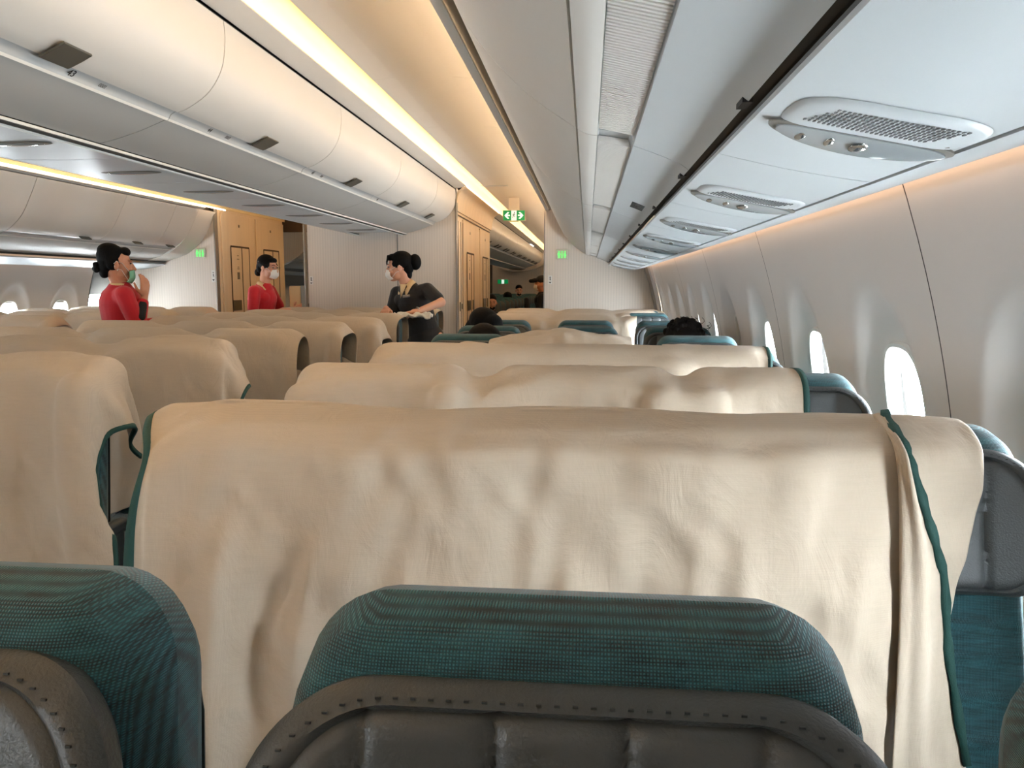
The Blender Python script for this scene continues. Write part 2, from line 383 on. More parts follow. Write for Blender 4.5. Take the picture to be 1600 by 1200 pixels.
# ------------------------------------------------------------------ overhead bins
DOORP=spline([(.815,2.368),(.818,2.29),(.80,2.19),(.745,2.105),(.665,2.05),(.615,2.03)],5)
def centre_bin(sg,y0,y1,num,label,group,latches,text=True):
    f=(lambda p:p) if sg>0 else mir
    yc=(y0+y1)/2
    e=empty('overhead_bin',(0,yc,0),0,label,'overhead bin',group)
    def S(mb,pr,th,g=.003): return mb.shell(f(pr),y0-yc+g,y1-yc-g,th)
    mb=MB(); S(mb,DOORP,-.02); mb.obj('door',M['panel'],e)
    d=e.children[-1] if e.children else None
    mb=MB(); S(mb,spline([(.617,2.034),(.603,2.033),(.585,2.022),(.577,2.008)],4),-.02); hb=mb.obj('handle_bar',M['bar'],e)
    mb=MB(); S(mb,[(.577,2.009),(.571,2.000),(.562,2.003)],-.02); mb.obj('edge_trim',M['barw'],e)
    mb=MB(); S(mb,spline([(.562,2.004),(.46,1.965),(.36,1.935),(.285,1.918)],4),-.02); mb.obj('bottom_panel',M['under'],e)
    # upper fascia with hinge gap
    mb=MB(); S(mb,[(.815,2.382),(.86,2.386),(.905,2.395),(.93,2.405),(.928,2.412)],.008,0); mb.obj('fascia',M['panel'],e)
    mb=MB(); S(mb,[(.79,2.36),(.79,2.39)],.01,0); mb.box((sg*.45,0,2.25),(.5,y1-y0,.28)); mb.obj('bin_body',M['gap'],e)
    for yl in latches:
        mb=MB(); pr=[(.664,2.0485),(.648,2.0415),(.632,2.0345),(.617,2.0295)]
        pts=[(.700,2.066)]+pr
        mb.shell(f([(x+.004,z-.006) for x,z in pts]),yl-.065-yc,yl+.065-yc,.008)
        mb.obj('latch',M['latch'],e,bevel=.002)
    if text and num:
        for (s,yt,sz,mm) in num:
            c=bpy.data.curves.new('row_number','FONT'); c.body=s; c.size=sz; c.extrude=.0004; c.align_x='CENTER'; c.align_y='CENTER'; c.materials.append(M[mm])
            t_=bpy.data.objects.new('t',c); link(t_); dg=bpy.context.evaluated_depsgraph_get()
            me=bpy.data.meshes.new_from_object(t_.evaluated_get(dg)); bpy.data.objects.remove(t_)
            o=bpy.data.objects.new('row_number' if mm=='ink' else 'seat_icons',me); link(o,e)
            nx=Vector((.62,0,-.785)); xa=Vector((0,1,0)); ya=nx.cross(xa).normalized()
            Mx=Matrix((xa,ya,nx)).transposed().to_4x4(); Mx.translation=Vector((.5915,yt-yc,2.0215)); 
            if sg<0:
                Mx=Matrix(((0,-.0,-.62),(-1,0,0),(0,.785,-.785))).to_4x4()
                nx=Vector((-.62,0,-.785)); xa=Vector((0,-1,0)); ya=nx.cross(xa); Mx=Matrix((xa,ya,nx)).transposed().to_4x4(); Mx.translation=Vector((-.5925,yt-yc,2.0245))
            o.matrix_local=Mx
    return e
CB=[(-2.75,-1.3),(-1.3,.15),(.15,1.6),(1.6,3.05),(3.05,4.5),(4.5,5.95),(5.95,7.4),(7.4,8.42)]
CL=[[-2.],[-.6],[.95],[2.31],[3.78],[5.23],[6.65],[7.77]]
CN=[None,None,[('42',.97,.042,'ink')],[('43',2.44,.036,'ink'),('888!',2.60,.022,'inkg')],[('44',3.36,.030,'ink'),('888!',3.53,.026,'inkg')],[('45',4.65,.034,'ink'),('888',4.8,.026,'inkg')],[('46',6.1,.034,'ink')],None]
names=['behind the camera','beside the camera','nearest in view at top left','marked 43','marked 44','third from the bulkhead','second from the bulkhead','last before the bulkhead']
for i,(a,b) in enumerate(CB):
    if b<1: continue
    centre_bin(1,a,b,CN[i],'white curved centre overhead bin of the near aisle, %s'%names[i],'centre bins facing the near aisle',CL[i])
    centre_bin(-1,a,b,None,'white centre overhead bin facing the far aisle, %s'%names[i],'centre bins facing the far aisle',[])
# bins of the forward cabin, past the galley
for i in range(9):
    a=11.6+1.45*i
    centre_bin(1,a,a+1.45,None,'white centre bin in the far cabin, number %d past the lavatories'%(i+1),'centre bins of the far cabin',[a+.5,a+.9])
# ring at far end of far bin
mb=MB(); mb.shell(spline([(.95,2.42),(.95,2.28),(.90,2.10),(.75,1.96),(.5,1.87),(.2,1.82),(-.2,1.82),(-.5,1.87)],5),24.7,26,-.03); struct(mb.obj('trim_3',M['bulk']))
# centre service channel (between the two bin rows)
def cpsu(y0,y1,i):
    yc=(y0+y1)/2; e=empty('service_panel',(0,yc,0),0,'grey service panel under the centre bins, %s'%['nearest','second nearest','third nearest','fourth nearest','fifth nearest','sixth nearest','seventh nearest','eighth nearest','ninth nearest','tenth nearest','eleventh nearest'][i],'service panel','service panels under the centre bins')
    h=(y1-y0)/2-.003
    mb=MB(); mb.shell(spline([(-.235,1.893),(0,1.889),(.235,1.893)],5),-h,h,.012); mb.obj('panel',M['psu'],e)
    mb=MB(); mb.ell((.06,.0,1.889),(.15,.045,.006)); mb.obj('reading_light_bezel',M['gap2'],e)
    mb=MB(); mb.ell((.06,.0,1.886),(.125,.03,.006)); l=mb.obj('lens',M['lens'],e.children[-1] if False else e)
    return e
for i in range(10): cpsu(.95+.768*(i-1)+.0,.95+.768*i,i)
mb=MB()
for x in (-.262,.262): mb.box((x,(YB+8.42)/2,1.906),(.05,8.42-YB,.012))
struct(mb.obj('trim_4',M['gap'],smooth=False))
mb=MB()
for x in (-.242,.242,-.283,.283): mb.box((x,(YB+8.42)/2,1.898 if abs(x)<.25 else 1.908),(.012,8.42-YB,.012))
struct(mb.obj('trim_5',M['barw'],bevel=.003))

# window side bins
RD=spline([(1.838,2.15),(1.90,2.02),(1.976,1.885),(2.08,1.775),(2.19,1.697)],5)
def window_bin(sg,y0,y1,label,group,view):
    f=(lambda p:p) if sg>0 else mir
    yc=(y0+y1)/2; e=empty('overhead_bin',(0,yc,0),0,label,'overhead bin',group)
    def S(mb,pr,th,g=.003): return mb.shell(f(pr),y0-yc+g,y1-yc-g,th)
    mb=MB(); S(mb,RD,.02); mb.obj('door',M['panel'],e)
    mb=MB(); S(mb,[(1.763,2.163),(1.785,2.152),(1.802,2.150)],.008,0); mb.obj('fascia',M['panel'],e)
    mb=MB(); S(mb,[(1.795,2.165),(1.845,2.165)],.01,0); mb.obj('hinge_channel',M['gap2'],e)
    mb=MB(); S(mb,spline([(2.194,1.694),(2.215,1.684),(2.236,1.680)],3),.012); mb.obj('lower_edge',M['panel'],e)
    mb=MB(); S(mb,[(2.233,1.684),(2.24,1.694),(2.306,1.683),(2.315,1.658)],.01); 
    # ribs of the air grille
    mb.obj('grille_tray',M['bar'],e,angle=20)
    mb=MB(); n=int((y1-y0-.12)/.012)
    for k in range(n):
        y=y0-yc+.06+k*.012
        mb.add([(sg*2.238,y,1.681),(sg*2.238,y+.006,1.681),(sg*2.31,y+.006,1.664),(sg*2.31,y,1.664),(sg*2.240,y,1.692),(sg*2.240,y+.006,1.692),(sg*2.305,y+.006,1.682),(sg*2.305,y,1.682)],
               [(0,1,2,3),(4,7,6,5),(0,4,5,1),(1,5,6,2),(2,6,7,3),(3,7,4,0)])
    mb.obj('grille',M['panel'],e,smooth=False)
    mb=MB(); S(mb,spline([(2.313,1.658),(2.36,1.641),(2.41,1.620),(2.431,1.606)],4)+[(2.436,1.612)],.012); mb.obj('bottom_panel',M['psu'],e)
    mb=MB(); S(mb,[(2.435,1.64),(2.47,1.63)],.01,0); mb.box((sg*2.30,0,1.93),(.25,y1-y0-.01,.22)); mb.obj('bin_body',M['gap'],e)
    if view:
        mb=MB()
        for k in range(5): mb.box((sg*2.385,.20+.034*k,1.6305),(.045,.010,.004),(0,.36*sg,0))
        mb.obj('vent_slots',M['gap'],e,smooth=False)
    return e
WB=[(.25+1.5*k,.25+1.5*(k+1)) for k in range(-2,5)]+[(7.75,8.47)]
wnm=['behind','beside','nearest overhead','second along','third along','fourth along','fifth along','last before the bulkhead']
for i,(a,b) in enumerate(WB):
    if b<0: continue
    window_bin(1,a,b,'long white window-side overhead bin above the right seats, %s'%wnm[i],'right window-side bins',i==3)
# left window bins look plainer from across: own profile with a handle bar
LD=spline([(1.838,2.15),(1.90,2.02),(1.976,1.885),(2.06,1.80),(2.12,1.762)],5)
def left_bin(y0,y1,label,latches):
    yc=(y0+y1)/2; e=empty('overhead_bin',(0,yc,0),0,label,'overhead bin','left window-side bins')
    def S(mb,pr,th,g=.003): return mb.shell(mir(pr),y0-yc+g,y1-yc-g,th)
    mb=MB(); S(mb,LD,.02); mb.obj('door',M['panel'],e)
    mb=MB(); S(mb,spline([(2.122,1.762),(2.14,1.757),(2.16,1.745),(2.165,1.733)],3),.02); mb.obj('handle_bar',M['bar'],e)
    mb=MB(); S(mb,[(2.165,1.734),(2.172,1.727),(2.185,1.728)],.02); mb.obj('edge_trim',M['barw'],e)
    mb=MB(); S(mb,spline([(2.185,1.728),(2.26,1.68),(2.35,1.65),(2.426,1.625)],3)+[(2.431,1.632)],.012); mb.obj('bottom_panel',M['under'],e)
    mb=MB(); S(mb,[(1.763,2.163),(1.785,2.152),(1.802,2.150)],.008,0); mb.obj('fascia',M['panel'],e)
    mb=MB(); S(mb,[(1.795,2.165),(1.845,2.165)],.01,0); S(mb,[(2.435,1.64),(2.47,1.63)],.01,0); mb.box((-2.30,0,1.98),(.25,y1-y0-.01,.22)); mb.obj('bin_body',M['gap'],e)
    for yl in latches:
        mb=MB(); mb.box((-2.102,yl-yc,1.772),(.07,.14,.01),(0,.62,0)); mb.obj('latch',M['latch'],e,bevel=.003)
LB=[(3.3,4.45),(4.45,5.6),(5.6,6.75),(6.75,7.6),(7.6,8.05)]
for (a,b),n,lt in zip(LB,['nearest in view','second in view','middle one','second from its rounded end','last before its rounded end'],[[],[5.0],[6.5],[7.3],[7.9]]):
    left_bin(a,b,'white overhead bin along the far left windows, %s'%n,lt)
mb=MB(); mb.shell(mir(RD+[(2.3,1.66),(2.43,1.62),(2.55,1.57),(2.69,1.538)]),8.05,8.42,.02); struct(mb.obj('trim_6',M['panel']))
for i in range(9):
    a=11.6+1.45*i
    if i<5: left_bin(a,a+1.45,'white overhead bin in the far cabin seen past the left aisle, %s'%['nearest','second','third','fourth','fifth'][i],[])
for i in range(4):
    centre_bin(-1,11.6+1.45*i,13.05+1.45*i,None,'white centre bin of the far cabin facing the left aisle, %s'%['nearest','second','third','fourth'][i],'centre bins of the far cabin',[])
mb=MB(); mb.shell([(-2.70,1.54),(-2.44,1.585)],8.5,YF,-.01); mb.shell([(-.27,1.9),(.27,1.9)],11.5,YF,.01); mb.shell([(1.8,2.15),(2.0,1.88),(2.2,1.70),(2.7,1.54)],11.0,YF,.02); struct(mb.obj('ceiling_far_panels',M['under']))
# service panels, window sides
ORD=['nearest','second nearest','third nearest','fourth nearest','fifth nearest','sixth nearest','seventh nearest','eighth nearest','ninth nearest','tenth nearest','last']
def psu(sg,y0,y1,label,group,full):
    f=(lambda p:p) if sg>0 else mir
    yc=(y0+y1)/2; h=(y1-y0)/2-.002; e=empty('service_panel',(sg*2.575,yc,1.562),0,label,'service panel',group)
    def Z(x): return 1.585+(x-2.44)*(1.538-1.588)/.25 - .004*math.sin(PI*(x-2.44)/.25)
    ox,oz=sg*2.575,1.562
    def loc(x,y,z): return (sg*x-ox,y,z-oz)
    mb=MB(); pr=[(x,Z(x)) for x in np.linspace(2.440,2.692,8)]
    mb.shell([(p[0]-ox*1,p[1]-oz) for p in f(pr)],-h,h,.01); mb.obj('panel',M['psu'],e)
    if not full: return e
    yo=.07
    # raised pod around the lamp
    mb=MB(); vs=[];fs=[]; n=48
    pod=[(1.0,0.0),(.97,-.003),(.90,-.005),(.80,-.006)]
    for sc,dz in pod:
        for i in range(n):
            t=2*PI*i/n; a,b=superell(.112,.10,3.2,t); x=2.575+a*sc; y=yo-.05+b*sc*.98
            vs.append(loc(x,y,Z(x)-.0005+dz*(1 if b<0.02 else 1-.6*max(0,b)/.1)))
    for j in range(len(pod)-1):
        for i in range(n): fs.append((j*n+i,j*n+(i+1)%n,(j+1)*n+(i+1)%n,(j+1)*n+i))
    fs.append(tuple((len(pod)-1)*n+i for i in range(n))); mb.add(vs,fs); pod_o=mb.obj('lamp_pod',M['psu'],e)
    def oval(name,m,cy,a,b,dz,th,par):
        mb=MB(); vs=[]; n=48
        for k,(s,dd) in enumerate(((1,0),(1,-th),(.9,-th-.001))):
            for i in range(n):
                t=2*PI*i/n; x=2.572+a*math.cos(t)*s; y=cy+b*math.sin(t)*s+.012*((x-2.572)/.1)**2*-1
                vs.append(loc(x,y,Z(x)+dz+dd-.012*(.5+.5*math.sin(t)*s)))
        fs=[(j*n+i,j*n+(i+1)%n,(j+1)*n+(i+1)%n,(j+1)*n+i) for j in range(2) for i in range(n)]+[tuple(2*n+i for i in range(n))]
        mb.add(vs,fs); return mb.obj(name,m,par)
    oval('bezel',M['gap2'],yo+.03,.118,.036,.002,.003,e)
    oval('lens',M['lens'],yo+.03,.108,.029,-.0015,.003,e)
    for nm_,x_,r3 in (('air_nozzle',2.50,(.008,.013,.003)),('reading_lamp',2.575,(.013,.015,.004)),('switch',2.537,(.007,.013,.003))):
        mb=MB(); mb.ell(loc(x_,yo+.028,Z(x_)-.011),r3,(-.2,0,0)); mb.obj(nm_,M['chrome'],e)
    mb=MB()
    for i in range(26):
        for j in range(7):
            x=2.507+i*.0058+(.003 if j%2 else 0)-(j*.0035); y=yo-.112+j*.0115
            mb.box(loc(x,y,Z(x)-.0068),(.0028,.0062,.0016))
    mb.obj('speaker_grille',M['inkg'],e,smooth=False)
    mb=MB(); mb.box(loc(2.675,yo-.05,Z(2.675)-.002),(.018,.07,.004)); mb.obj('call_light',M['gap2'],e,bevel=.001)
    return e
for i in range(11):
    y=.62+.79*(i-1); psu(1,y,y+.79 if i<10 else YE,'pale grey panel with oval reading lamp, right windows, %s the camera'%(ORD[i]+(' to' if i<10 else ' one from')),'right service panels',True)
for i in range(6):
    y=4.0+.76*i; psu(-1,y,min(y+.76,YE),'pale service panel above the far left window seats, %s'%ORD[i],'left service panels',False)
mb=MB()
for sg in (1,-1):
    f=(lambda p:p) if sg>0 else mir
    mb.shell(f([(2.425,1.62),(2.447,1.61)]),YB,YE,.02); mb.shell(f([(2.69,1.55),(2.71,1.55)]),YB,YF,.02)
struct(mb.obj('trim_7',M['gap'],smooth=False))
mb=MB()
for sg in (1,-1):
    f=(lambda p:p) if sg>0 else mir
    mb.shell(f(spline([(2.702,1.534),(2.73,1.534),(2.79,1.546),(2.825,1.560)],3)),YB,YE,.012)
struct(mb.obj('trim_8',M['psu']))
mb=MB()
for y in np.arange(-.3,8.4,.72):
    mb.box((2.43,y,1.612),(.014,.045,.014))
struct(mb.obj('trim_9',M['ink'],smooth=False))

# ------------------------------------------------------------------ bulkheads and lavatories
def poly_wall(name,pts,y0,y1,m):
    mb=MB(); n=len(pts); vs=[(x,y0,z) for x,z in pts]+[(x,y1,z) for x,z in pts]
    mb.add(vs,[tuple(range(n)),tuple(range(2*n-1,n-1,-1))]+[(i,(i+1)%n,n+(i+1)%n,n+i) for i in range(n)])
    return mb.obj(name,m,smooth=False)
def XWs(z0,z1,n=10): return [(XW(z)-.004,z) for z in np.linspace(z0,z1,n)]
rb=[(1.763,0),]+XWs(0,1.6)+[(2.69,1.56),(2.44,1.62),(2.2,1.705),(1.98,1.90),(1.85,2.16),(1.763,2.16)]
struct(poly_wall('wall_bulkhead_right',rb,YE,YE+.05,M['bulk']))
lb=[(-1.86,0)]+[(-x,z) for x,z in XWs(0,1.6)]+[(-2.69,1.56),(-2.44,1.62),(-2.2,1.705),(-1.98,1.90),(-1.85,2.3),(-1.86,2.4)]
struct(poly_wall('wall_bulkhead_left',lb,8.42,8.47,M['bulk']))
mb=MB(); mb.box((-.0,8.45,1.2),(1.63,.06,2.4)); 
struct(mb.obj('wall_bulkhead_centre',M['bulk'],smooth=False))
mb=MB(); mb.box((.18,8.4165,1.0),(.006,.006,2.0)); struct(mb.obj('trim_10',M['inkg'],smooth=False))
mb=MB(); mb.box((1.757,YE+.02,1.08),(.012,.075,2.16)); mb.box((.822,8.445,1.2),(.014,.08,2.4)); mb.box((-.85,8.445,1.2),(.014,.08,2.4)); mb.box((-1.853,8.44,1.2),(.014,.08,2.4))
struct(mb.obj('trim_11',M['trim'],bevel=.003))
mb=MB(); mb.shell([(XW(z)-.02,z) for z in np.linspace(.1,1.56,10)],8.44,8.50,.03); struct(mb.obj('trim_12',M['trim']))
# lavatory blocks; side walls face the aisles
mb=MB(); mb.box((.0,9.99,1.2),(1.60,3.0,2.4)); struct(mb.obj('wall_lavatory_centre',M['lav'],smooth=False))
mb=MB(); mb.box((2.4,9.4,1.05),(1.25,1.74,2.1)); struct(mb.obj('wall_galley_right',M['lav'],smooth=False))
mb=MB(); mb.box((-2.42,9.4,1.15),(1.16,1.86,2.3)); struct(mb.obj('wall_lavatory_left',M['lav'],smooth=False))
def lav_door(n,x,ya,yb,zt,nx,plain=False):
    e=empty('door_%d'%n,(x,(ya+yb)/2,0)); tag(e,kind='structure'); h=(yb-ya)/2
    mb=MB(); mb.box((nx*.008,0,zt/2),(.016,2*h,zt)); mb.obj('door_surround',M['lav'],e,bevel=.004)
    mb=MB(); k=.55*h
    mb.box((nx*.018,0,(zt-.36)/2+.02),(.006,2*k,zt-.40)); mb.obj('door_leaf',M['lav'],e,smooth=False)
    mb=MB()
    for yy in (-k,.05*h+.02,k): mb.box((nx*.022,yy,(zt-.36)/2+.02),(.006,.012,zt-.40))
    mb.box((nx*.022,0,zt-.36),(.006,2*k,.02)); mb.obj('door_groove',M['lavd'],e,smooth=False)
    mb=MB(); mb.box((nx*.024,-.3*h,1.13),(.012,.5*h,.12)); mb.box((nx*.024,.42*h,1.13),(.012,.22*h,.12)); mb.obj('door_latch',M['latchm'],e,bevel=.004)
    mb=MB()
    for q,zz in enumerate((1.95,1.91,1.82,1.80)): mb.box((nx*.0225,-.15*h,zz-.25),(.003,.03+.02*(q%2),.008))
    mb.box((nx*.0225,-.15*h,1.47),(.003,.06,.08)); mb.box((nx*.018,0,zt-.12),(.003,.03,.03)); mb.obj('printed_notice',M['latchm'],e,smooth=False)
lav_door(1,-1.84,8.52,9.40,2.16,1); lav_door(2,-1.84,9.44,10.32,2.16,1)
lav_door(3,.80,8.95,9.95,2.10,1); lav_door(4,.80,10.35,11.35,2.10,1)
mb=MB(); mb.box((.806,8.64,1.04),(.012,.24,2.08)); mb.box((.806,10.15,1.04),(.012,.34,2.08)); struct(mb.obj('trim_13',M['lav'],bevel=.003))
mb=MB()
for y in (8.52,8.60,8.76,8.92): mb.box((.8135,y,1.03),(.004,.012,2.06))
for z in (2.12,): mb.box((.812,9.95,z),(.004,2.9,.014))
struct(mb.obj('trim_14',M['lavd'],smooth=False))
mb=MB(); mb.box((.818,8.70,1.13),(.012,.05,.10)); mb.box((.818,8.83,1.13),(.012,.04,.06)); tag(mb.obj('wall_latch',M['latchm'],bevel=.003),'small metal latch on the narrow locker beside centre bulkhead','latch')
# fascia and cove above the lavatories
mb=MB(); mb.shell(spline([(.80,2.16),(.82,2.30),(.86,2.37),(.93,2.405)],4),8.42,11.55,-.02); struct(mb.obj('trim_15',M['lav']))
mb=MB(); mb.shell([(1.763,2.163),(1.785,2.152),(1.802,2.150)],8.47,24.0,.008); mb.shell([(1.80,2.15),(1.82,2.3),(1.83,2.42)],8.47,24.0,.02); struct(mb.obj('trim_18',M['panel']))
mb=MB(); mb.box((-1.33,10.42,2.3),(1.08,.05,.46)); struct(mb.obj('trim_16',M['lavd'],smooth=False))
lp=[(-1.838,2.15),(-1.90,2.02),(-1.976,1.885),(-2.06,1.80),(-2.185,1.728),(-2.43,1.62),(-2.7,1.56),(-2.7,2.15)]
struct(poly_wall('trim_17',lp,11.52,11.58,M['bulk']))

# ------------------------------------------------------------------ seats (they face the camera, -Y)
def rrect(w,h,r,n=160,taper=0.0,rb=None):
    """rounded rectangle contour, top corners radius r, bottom rb, centred in x, y from -h/2..h/2; equal angular sampling"""
    rb = rb if rb is not None else r; pts=[]
    def arcp(cx,cy,rr,a0,a1,k): 
        return [(cx+rr*math.cos(a0+(a1-a0)*i/k),cy+rr*math.sin(a0+(a1-a0)*i/k)) for i in range(k+1)]
    raw=arcp(w/2-r,h/2-r,r,0,PI/2,12)+arcp(-w/2+r,h/2-r,r,PI/2,PI,12)+arcp(-w/2+rb,-h/2+rb,rb,PI,1.5*PI,12)+arcp(w/2-rb,-h/2+rb,rb,1.5*PI,2*PI,12)
    raw.append(raw[0]); L=[0]
    for a,b in zip(raw[:-1],raw[1:]): L.append(L[-1]+math.dist(a,b))
    for i in range(n):
        s=L[-1]*i/n; j=max(k for k in range(len(L)) if L[k]<=s); j=min(j,len(raw)-2); t=(s-L[j])/max(1e-9,L[j+1]-L[j])
        x=raw[j][0]+(raw[j+1][0]-raw[j][0])*t; y=raw[j][1]+(raw[j+1][1]-raw[j][1])*t
        x*=1-taper*(y+h/2)/h; pts.append((x,y))
    return pts
def pad(mb, cont, th, edge=.3, rings=14, groove=None, bulge=.0, back=True, warp=None, rim=None):
    """puffy pad: contour in (x,z), thickness th along -Y (front) ; returns verts in local space"""
    n=len(cont); cx=sum(p[0] for p in cont)/n; cz=sum(p[1] for p in cont)/n; vs=[]; fs=[]
    seq=[]
    for k in range(rings+1):            # from outer edge (s=1) to the centre
        q=k/rings; s=1-q; 
        d=min(1,q/edge); hgt=math.sqrt(max(0,1-(1-d)**2))
        seq.append((s,hgt,q))
    front=[]
    for (s,hgt,q) in seq:
        for (x,z) in cont:
            px=cx+(x-cx)*s; pz=cz+(z-cz)*s
            y=-th*(.5+.5*hgt)-bulge*q
            if groove: y+=groove(px,pz,s)*min(1,hgt+.2)
            if rim: y+=rim(s)
            vs.append((px,y,pz))
    m=rings+1
    for j in range(m-1):
        for i in range(n): fs.append((j*n+i,j*n+(i+1)%n,(j+1)*n+(i+1)%n,(j+1)*n+i))
    b0=len(vs)
    bk=[(1,-.5),(.99,-.25),(.95,-.08),(.86,0),(.0,0)]
    for (s,yy) in bk:
        for (x,z) in cont: vs.append((cx+(x-cx)*s, yy*th, cz+(z-cz)*s))
    for j in range(len(bk)-1):
        for i in range(n): fs.append((b0+j*n+i,b0+(j+1)*n+i,b0+(j+1)*n+(i+1)%n,b0+j*n+(i+1)%n))
    if warp: vs=[warp(*v) for v in vs]
    mb.add(vs,fs)
TILT=math.radians(9)
def tiltv(x,y,z,t=TILT,piv=(0,.45)):
    dz=z-piv[1]; return (x, y*math.cos(t)+dz*math.sin(t), piv[1]+dz*math.cos(t)-y*math.sin(t))
SEAT_MESH={}
def build_seat(kind):
    """origin: floor point under the top of the backrest; parts as dict name->(mesh builder, material)"""
    H=1.135; top=tiltv(0,0,1.145)[1]
    sh=lambda v:(v[0],v[1]-top,v[2])
    P=[]
    mb=MB(); c=[(x,z+.80) for x,z in rrect(.412,.70,.065,160,.12,.04)]
    def gr(x,z,s):
        g=0
        for zz in (.84,.79,.73,.66): 
            if abs(x)<.17: g+=.006*math.exp(-((z-zz)/.006)**2)
        return g
    pad(mb,c,.125,edge=.12,rings=30,groove=gr,bulge=.0,warp=lambda x,y,z: sh(tiltv(x,y,z)))
    P.append(('backrest',mb,M['teal'],0))
    mb=MB(); c=[(x,z+.78) for x,z in rrect(.39,.64,.07,80,.14,.05)]
    pad(mb,c,.02,edge=.1,rings=4,warp=lambda x,y,z: sh(tiltv(x,y+.014,z)))
    P.append(('shell',mb,M['shell'],0))
    # headrest with folding wings
    mb=MB(); c=[(x,z+1.0) for x,z in rrect(.388,.225,.08,200,.0,.045)]
    def hg(x,z,s):
        g=0
        if s<.89:
            for xx in (-.118,-.04,.036,.112): g+=.0052*math.exp(-((x-xx+.002)/.003)**2)+.0022*math.exp(-((x-xx+.002)/.014)**2)
        g+=.005*math.exp(-((s-.885)/.012)**2)
        g+=.0015*math.exp(-((s-.935)/.008)**2)
        return g
    def hw(x,y,z):
        y2=y-.098-.05*max(0,(abs(x)-.10)/.125)**2.0
        return sh(tiltv(x,y2,z))
    pad(mb,c,.055,edge=.26,rings=34,groove=hg,warp=hw)
    P.append(('headrest',mb,M['leather'],0))
    # stitched seam line
    mb=MB(); cc=rrect(.388,.225,.08,200,.0,.045); pts=[]
    for k,(x,z) in enumerate(cc):
        if z<-.06: continue
        s=.94; xx=x*s; zz=z*s
        if k%2==0:
            y=-.055*(.5+.5*math.sqrt(1-(1-min(1,(1-s)/.26))**2))-.0008
            p=hw(xx,y,zz+1.0); mb.box(p,(.0032,.0014,.0014),(0,math.atan2(-(z),x)+PI/2 if False else 0,0))
    P.append(('stitching',mb,M['shell'],'headrest'))
    # cushion
    mb=MB(); mb.box((0,-.30,.425),(.43,.48,.13)); P.append(('seat_cushion',mb,M['teal'],.04))
    # armrests
    for s in (-1,1):
        mb=MB(); mb.box((s*.234,-.14,.655),(.034,.13,.045)); mb.box((s*.234,-.12,.55),(.028,.06,.24)); P.append(('armrest',mb,M['shell'],.015))
    mb=MB(); mb.box((0,-.30,.335),(.46,.42,.05))
    for s in (-1,1):
        for q in (-.45,-.12): mb.box((s*.19,q,.16),(.035,.05,.32))
    P.append(('seat_frame',mb,M['metal'],.006))
    return P
PROTO=None
def make_seat(label,group):
    e=empty('airline_seat',(0,0,0),0,label,'seat',group); par={}
    for nme,mb,m,bv in build_seat('x'):
        pr=e
        if isinstance(bv,str): pr=par[bv]; bv=0
        o=mb.obj(nme,m,pr,bevel=bv,angle=60); par[nme]=o
    return e
proto=make_seat('proto','g'); first=[True]
def seat(x,y,label,group,dz=None,rz=0):
    if dz is None: dz=-.012 if y>.7 else 0
    global proto
    if first[0]: e=proto; first[0]=False
    else: e=copy_tree(proto)
    e.location=(x,y,dz); e.rotation_euler=(0,0,rz); e['label']=label; e['group']=group; e['category']='seat'
    return e
RX=[2.22-.545, 2.22-.008, 2.22+.495]
RY=[.575]+[.61+.768*k for k in range(1,10)]
CXs=[-.58,-.06,.595]; CXs=[-.595,-.0,.595]
CY=[2.265+.768*k for k in range(8)]
LX=[-(2.22+.50),-2.21,-(2.22-.545)]
SX=['aisle','middle','window']
# nearest row: three bare seats
seat(RX[0]+.082,.565,'nearest bare teal seat cut by the left edge, grey leather headrest','nearest seats',.010)
seat(RX[1],.575,'nearest bare teal seat in the middle bottom, ribbed grey leather headrest','nearest seats')
seat(RX[2]-.02,.585,'nearest bare teal seat cut by the bottom right corner','nearest seats',-.03)
ordn=['nearest','first','second','third','fourth','fifth','sixth','seventh','eighth','last']
seat(RX[2],RY[1]+.01,'teal window seat peeking out right of the nearest cream cover','right block seats')
seat(RX[0],RY[1]+.01,'aisle seat under the left end of the nearest cream cover','right block seats')
seat(RX[1],RY[1]+.01,'middle seat hidden under the nearest cream cover','right block seats')
seat(RX[2]+.01,RY[2],'teal window seat beside the second cream cover, blue-green in daylight','right block seats')
seat(RX[0],RY[2],'aisle seat under the left end of the second cream cover','right block seats')
seat(RX[2],RY[3],'window seat mostly hidden by the third cream cover, dark teal corner showing','right block seats')
for r,nm in ((4,'just behind the third cream cover'),(5,'second bare row of the right block'),(6,'third bare row of the right block')):
    for c in range(3):
        seat(RX[c],RY[r],'bare dark teal %s seat, %s'%(SX[c],nm),'bare right block seats')
for r,nm in ((7,'second last row'),(8,'second row from the bulkhead'),(9,'row nearest the bulkhead')):
    seat(RX[0],RY[r],'aisle seat under left end of a cream cover, %s'%nm,'far right block seats')
    if r!=7: seat(RX[2],RY[r]-.02,'teal window seat top beside a cream cover, %s'%nm,'far right block seats')
for k in range(8):
    seat(CXs[2],CY[k]+.01,'centre block aisle seat, dark side facing the aisle, %s one seen'%ordn[k+1],'centre block aisle seats')

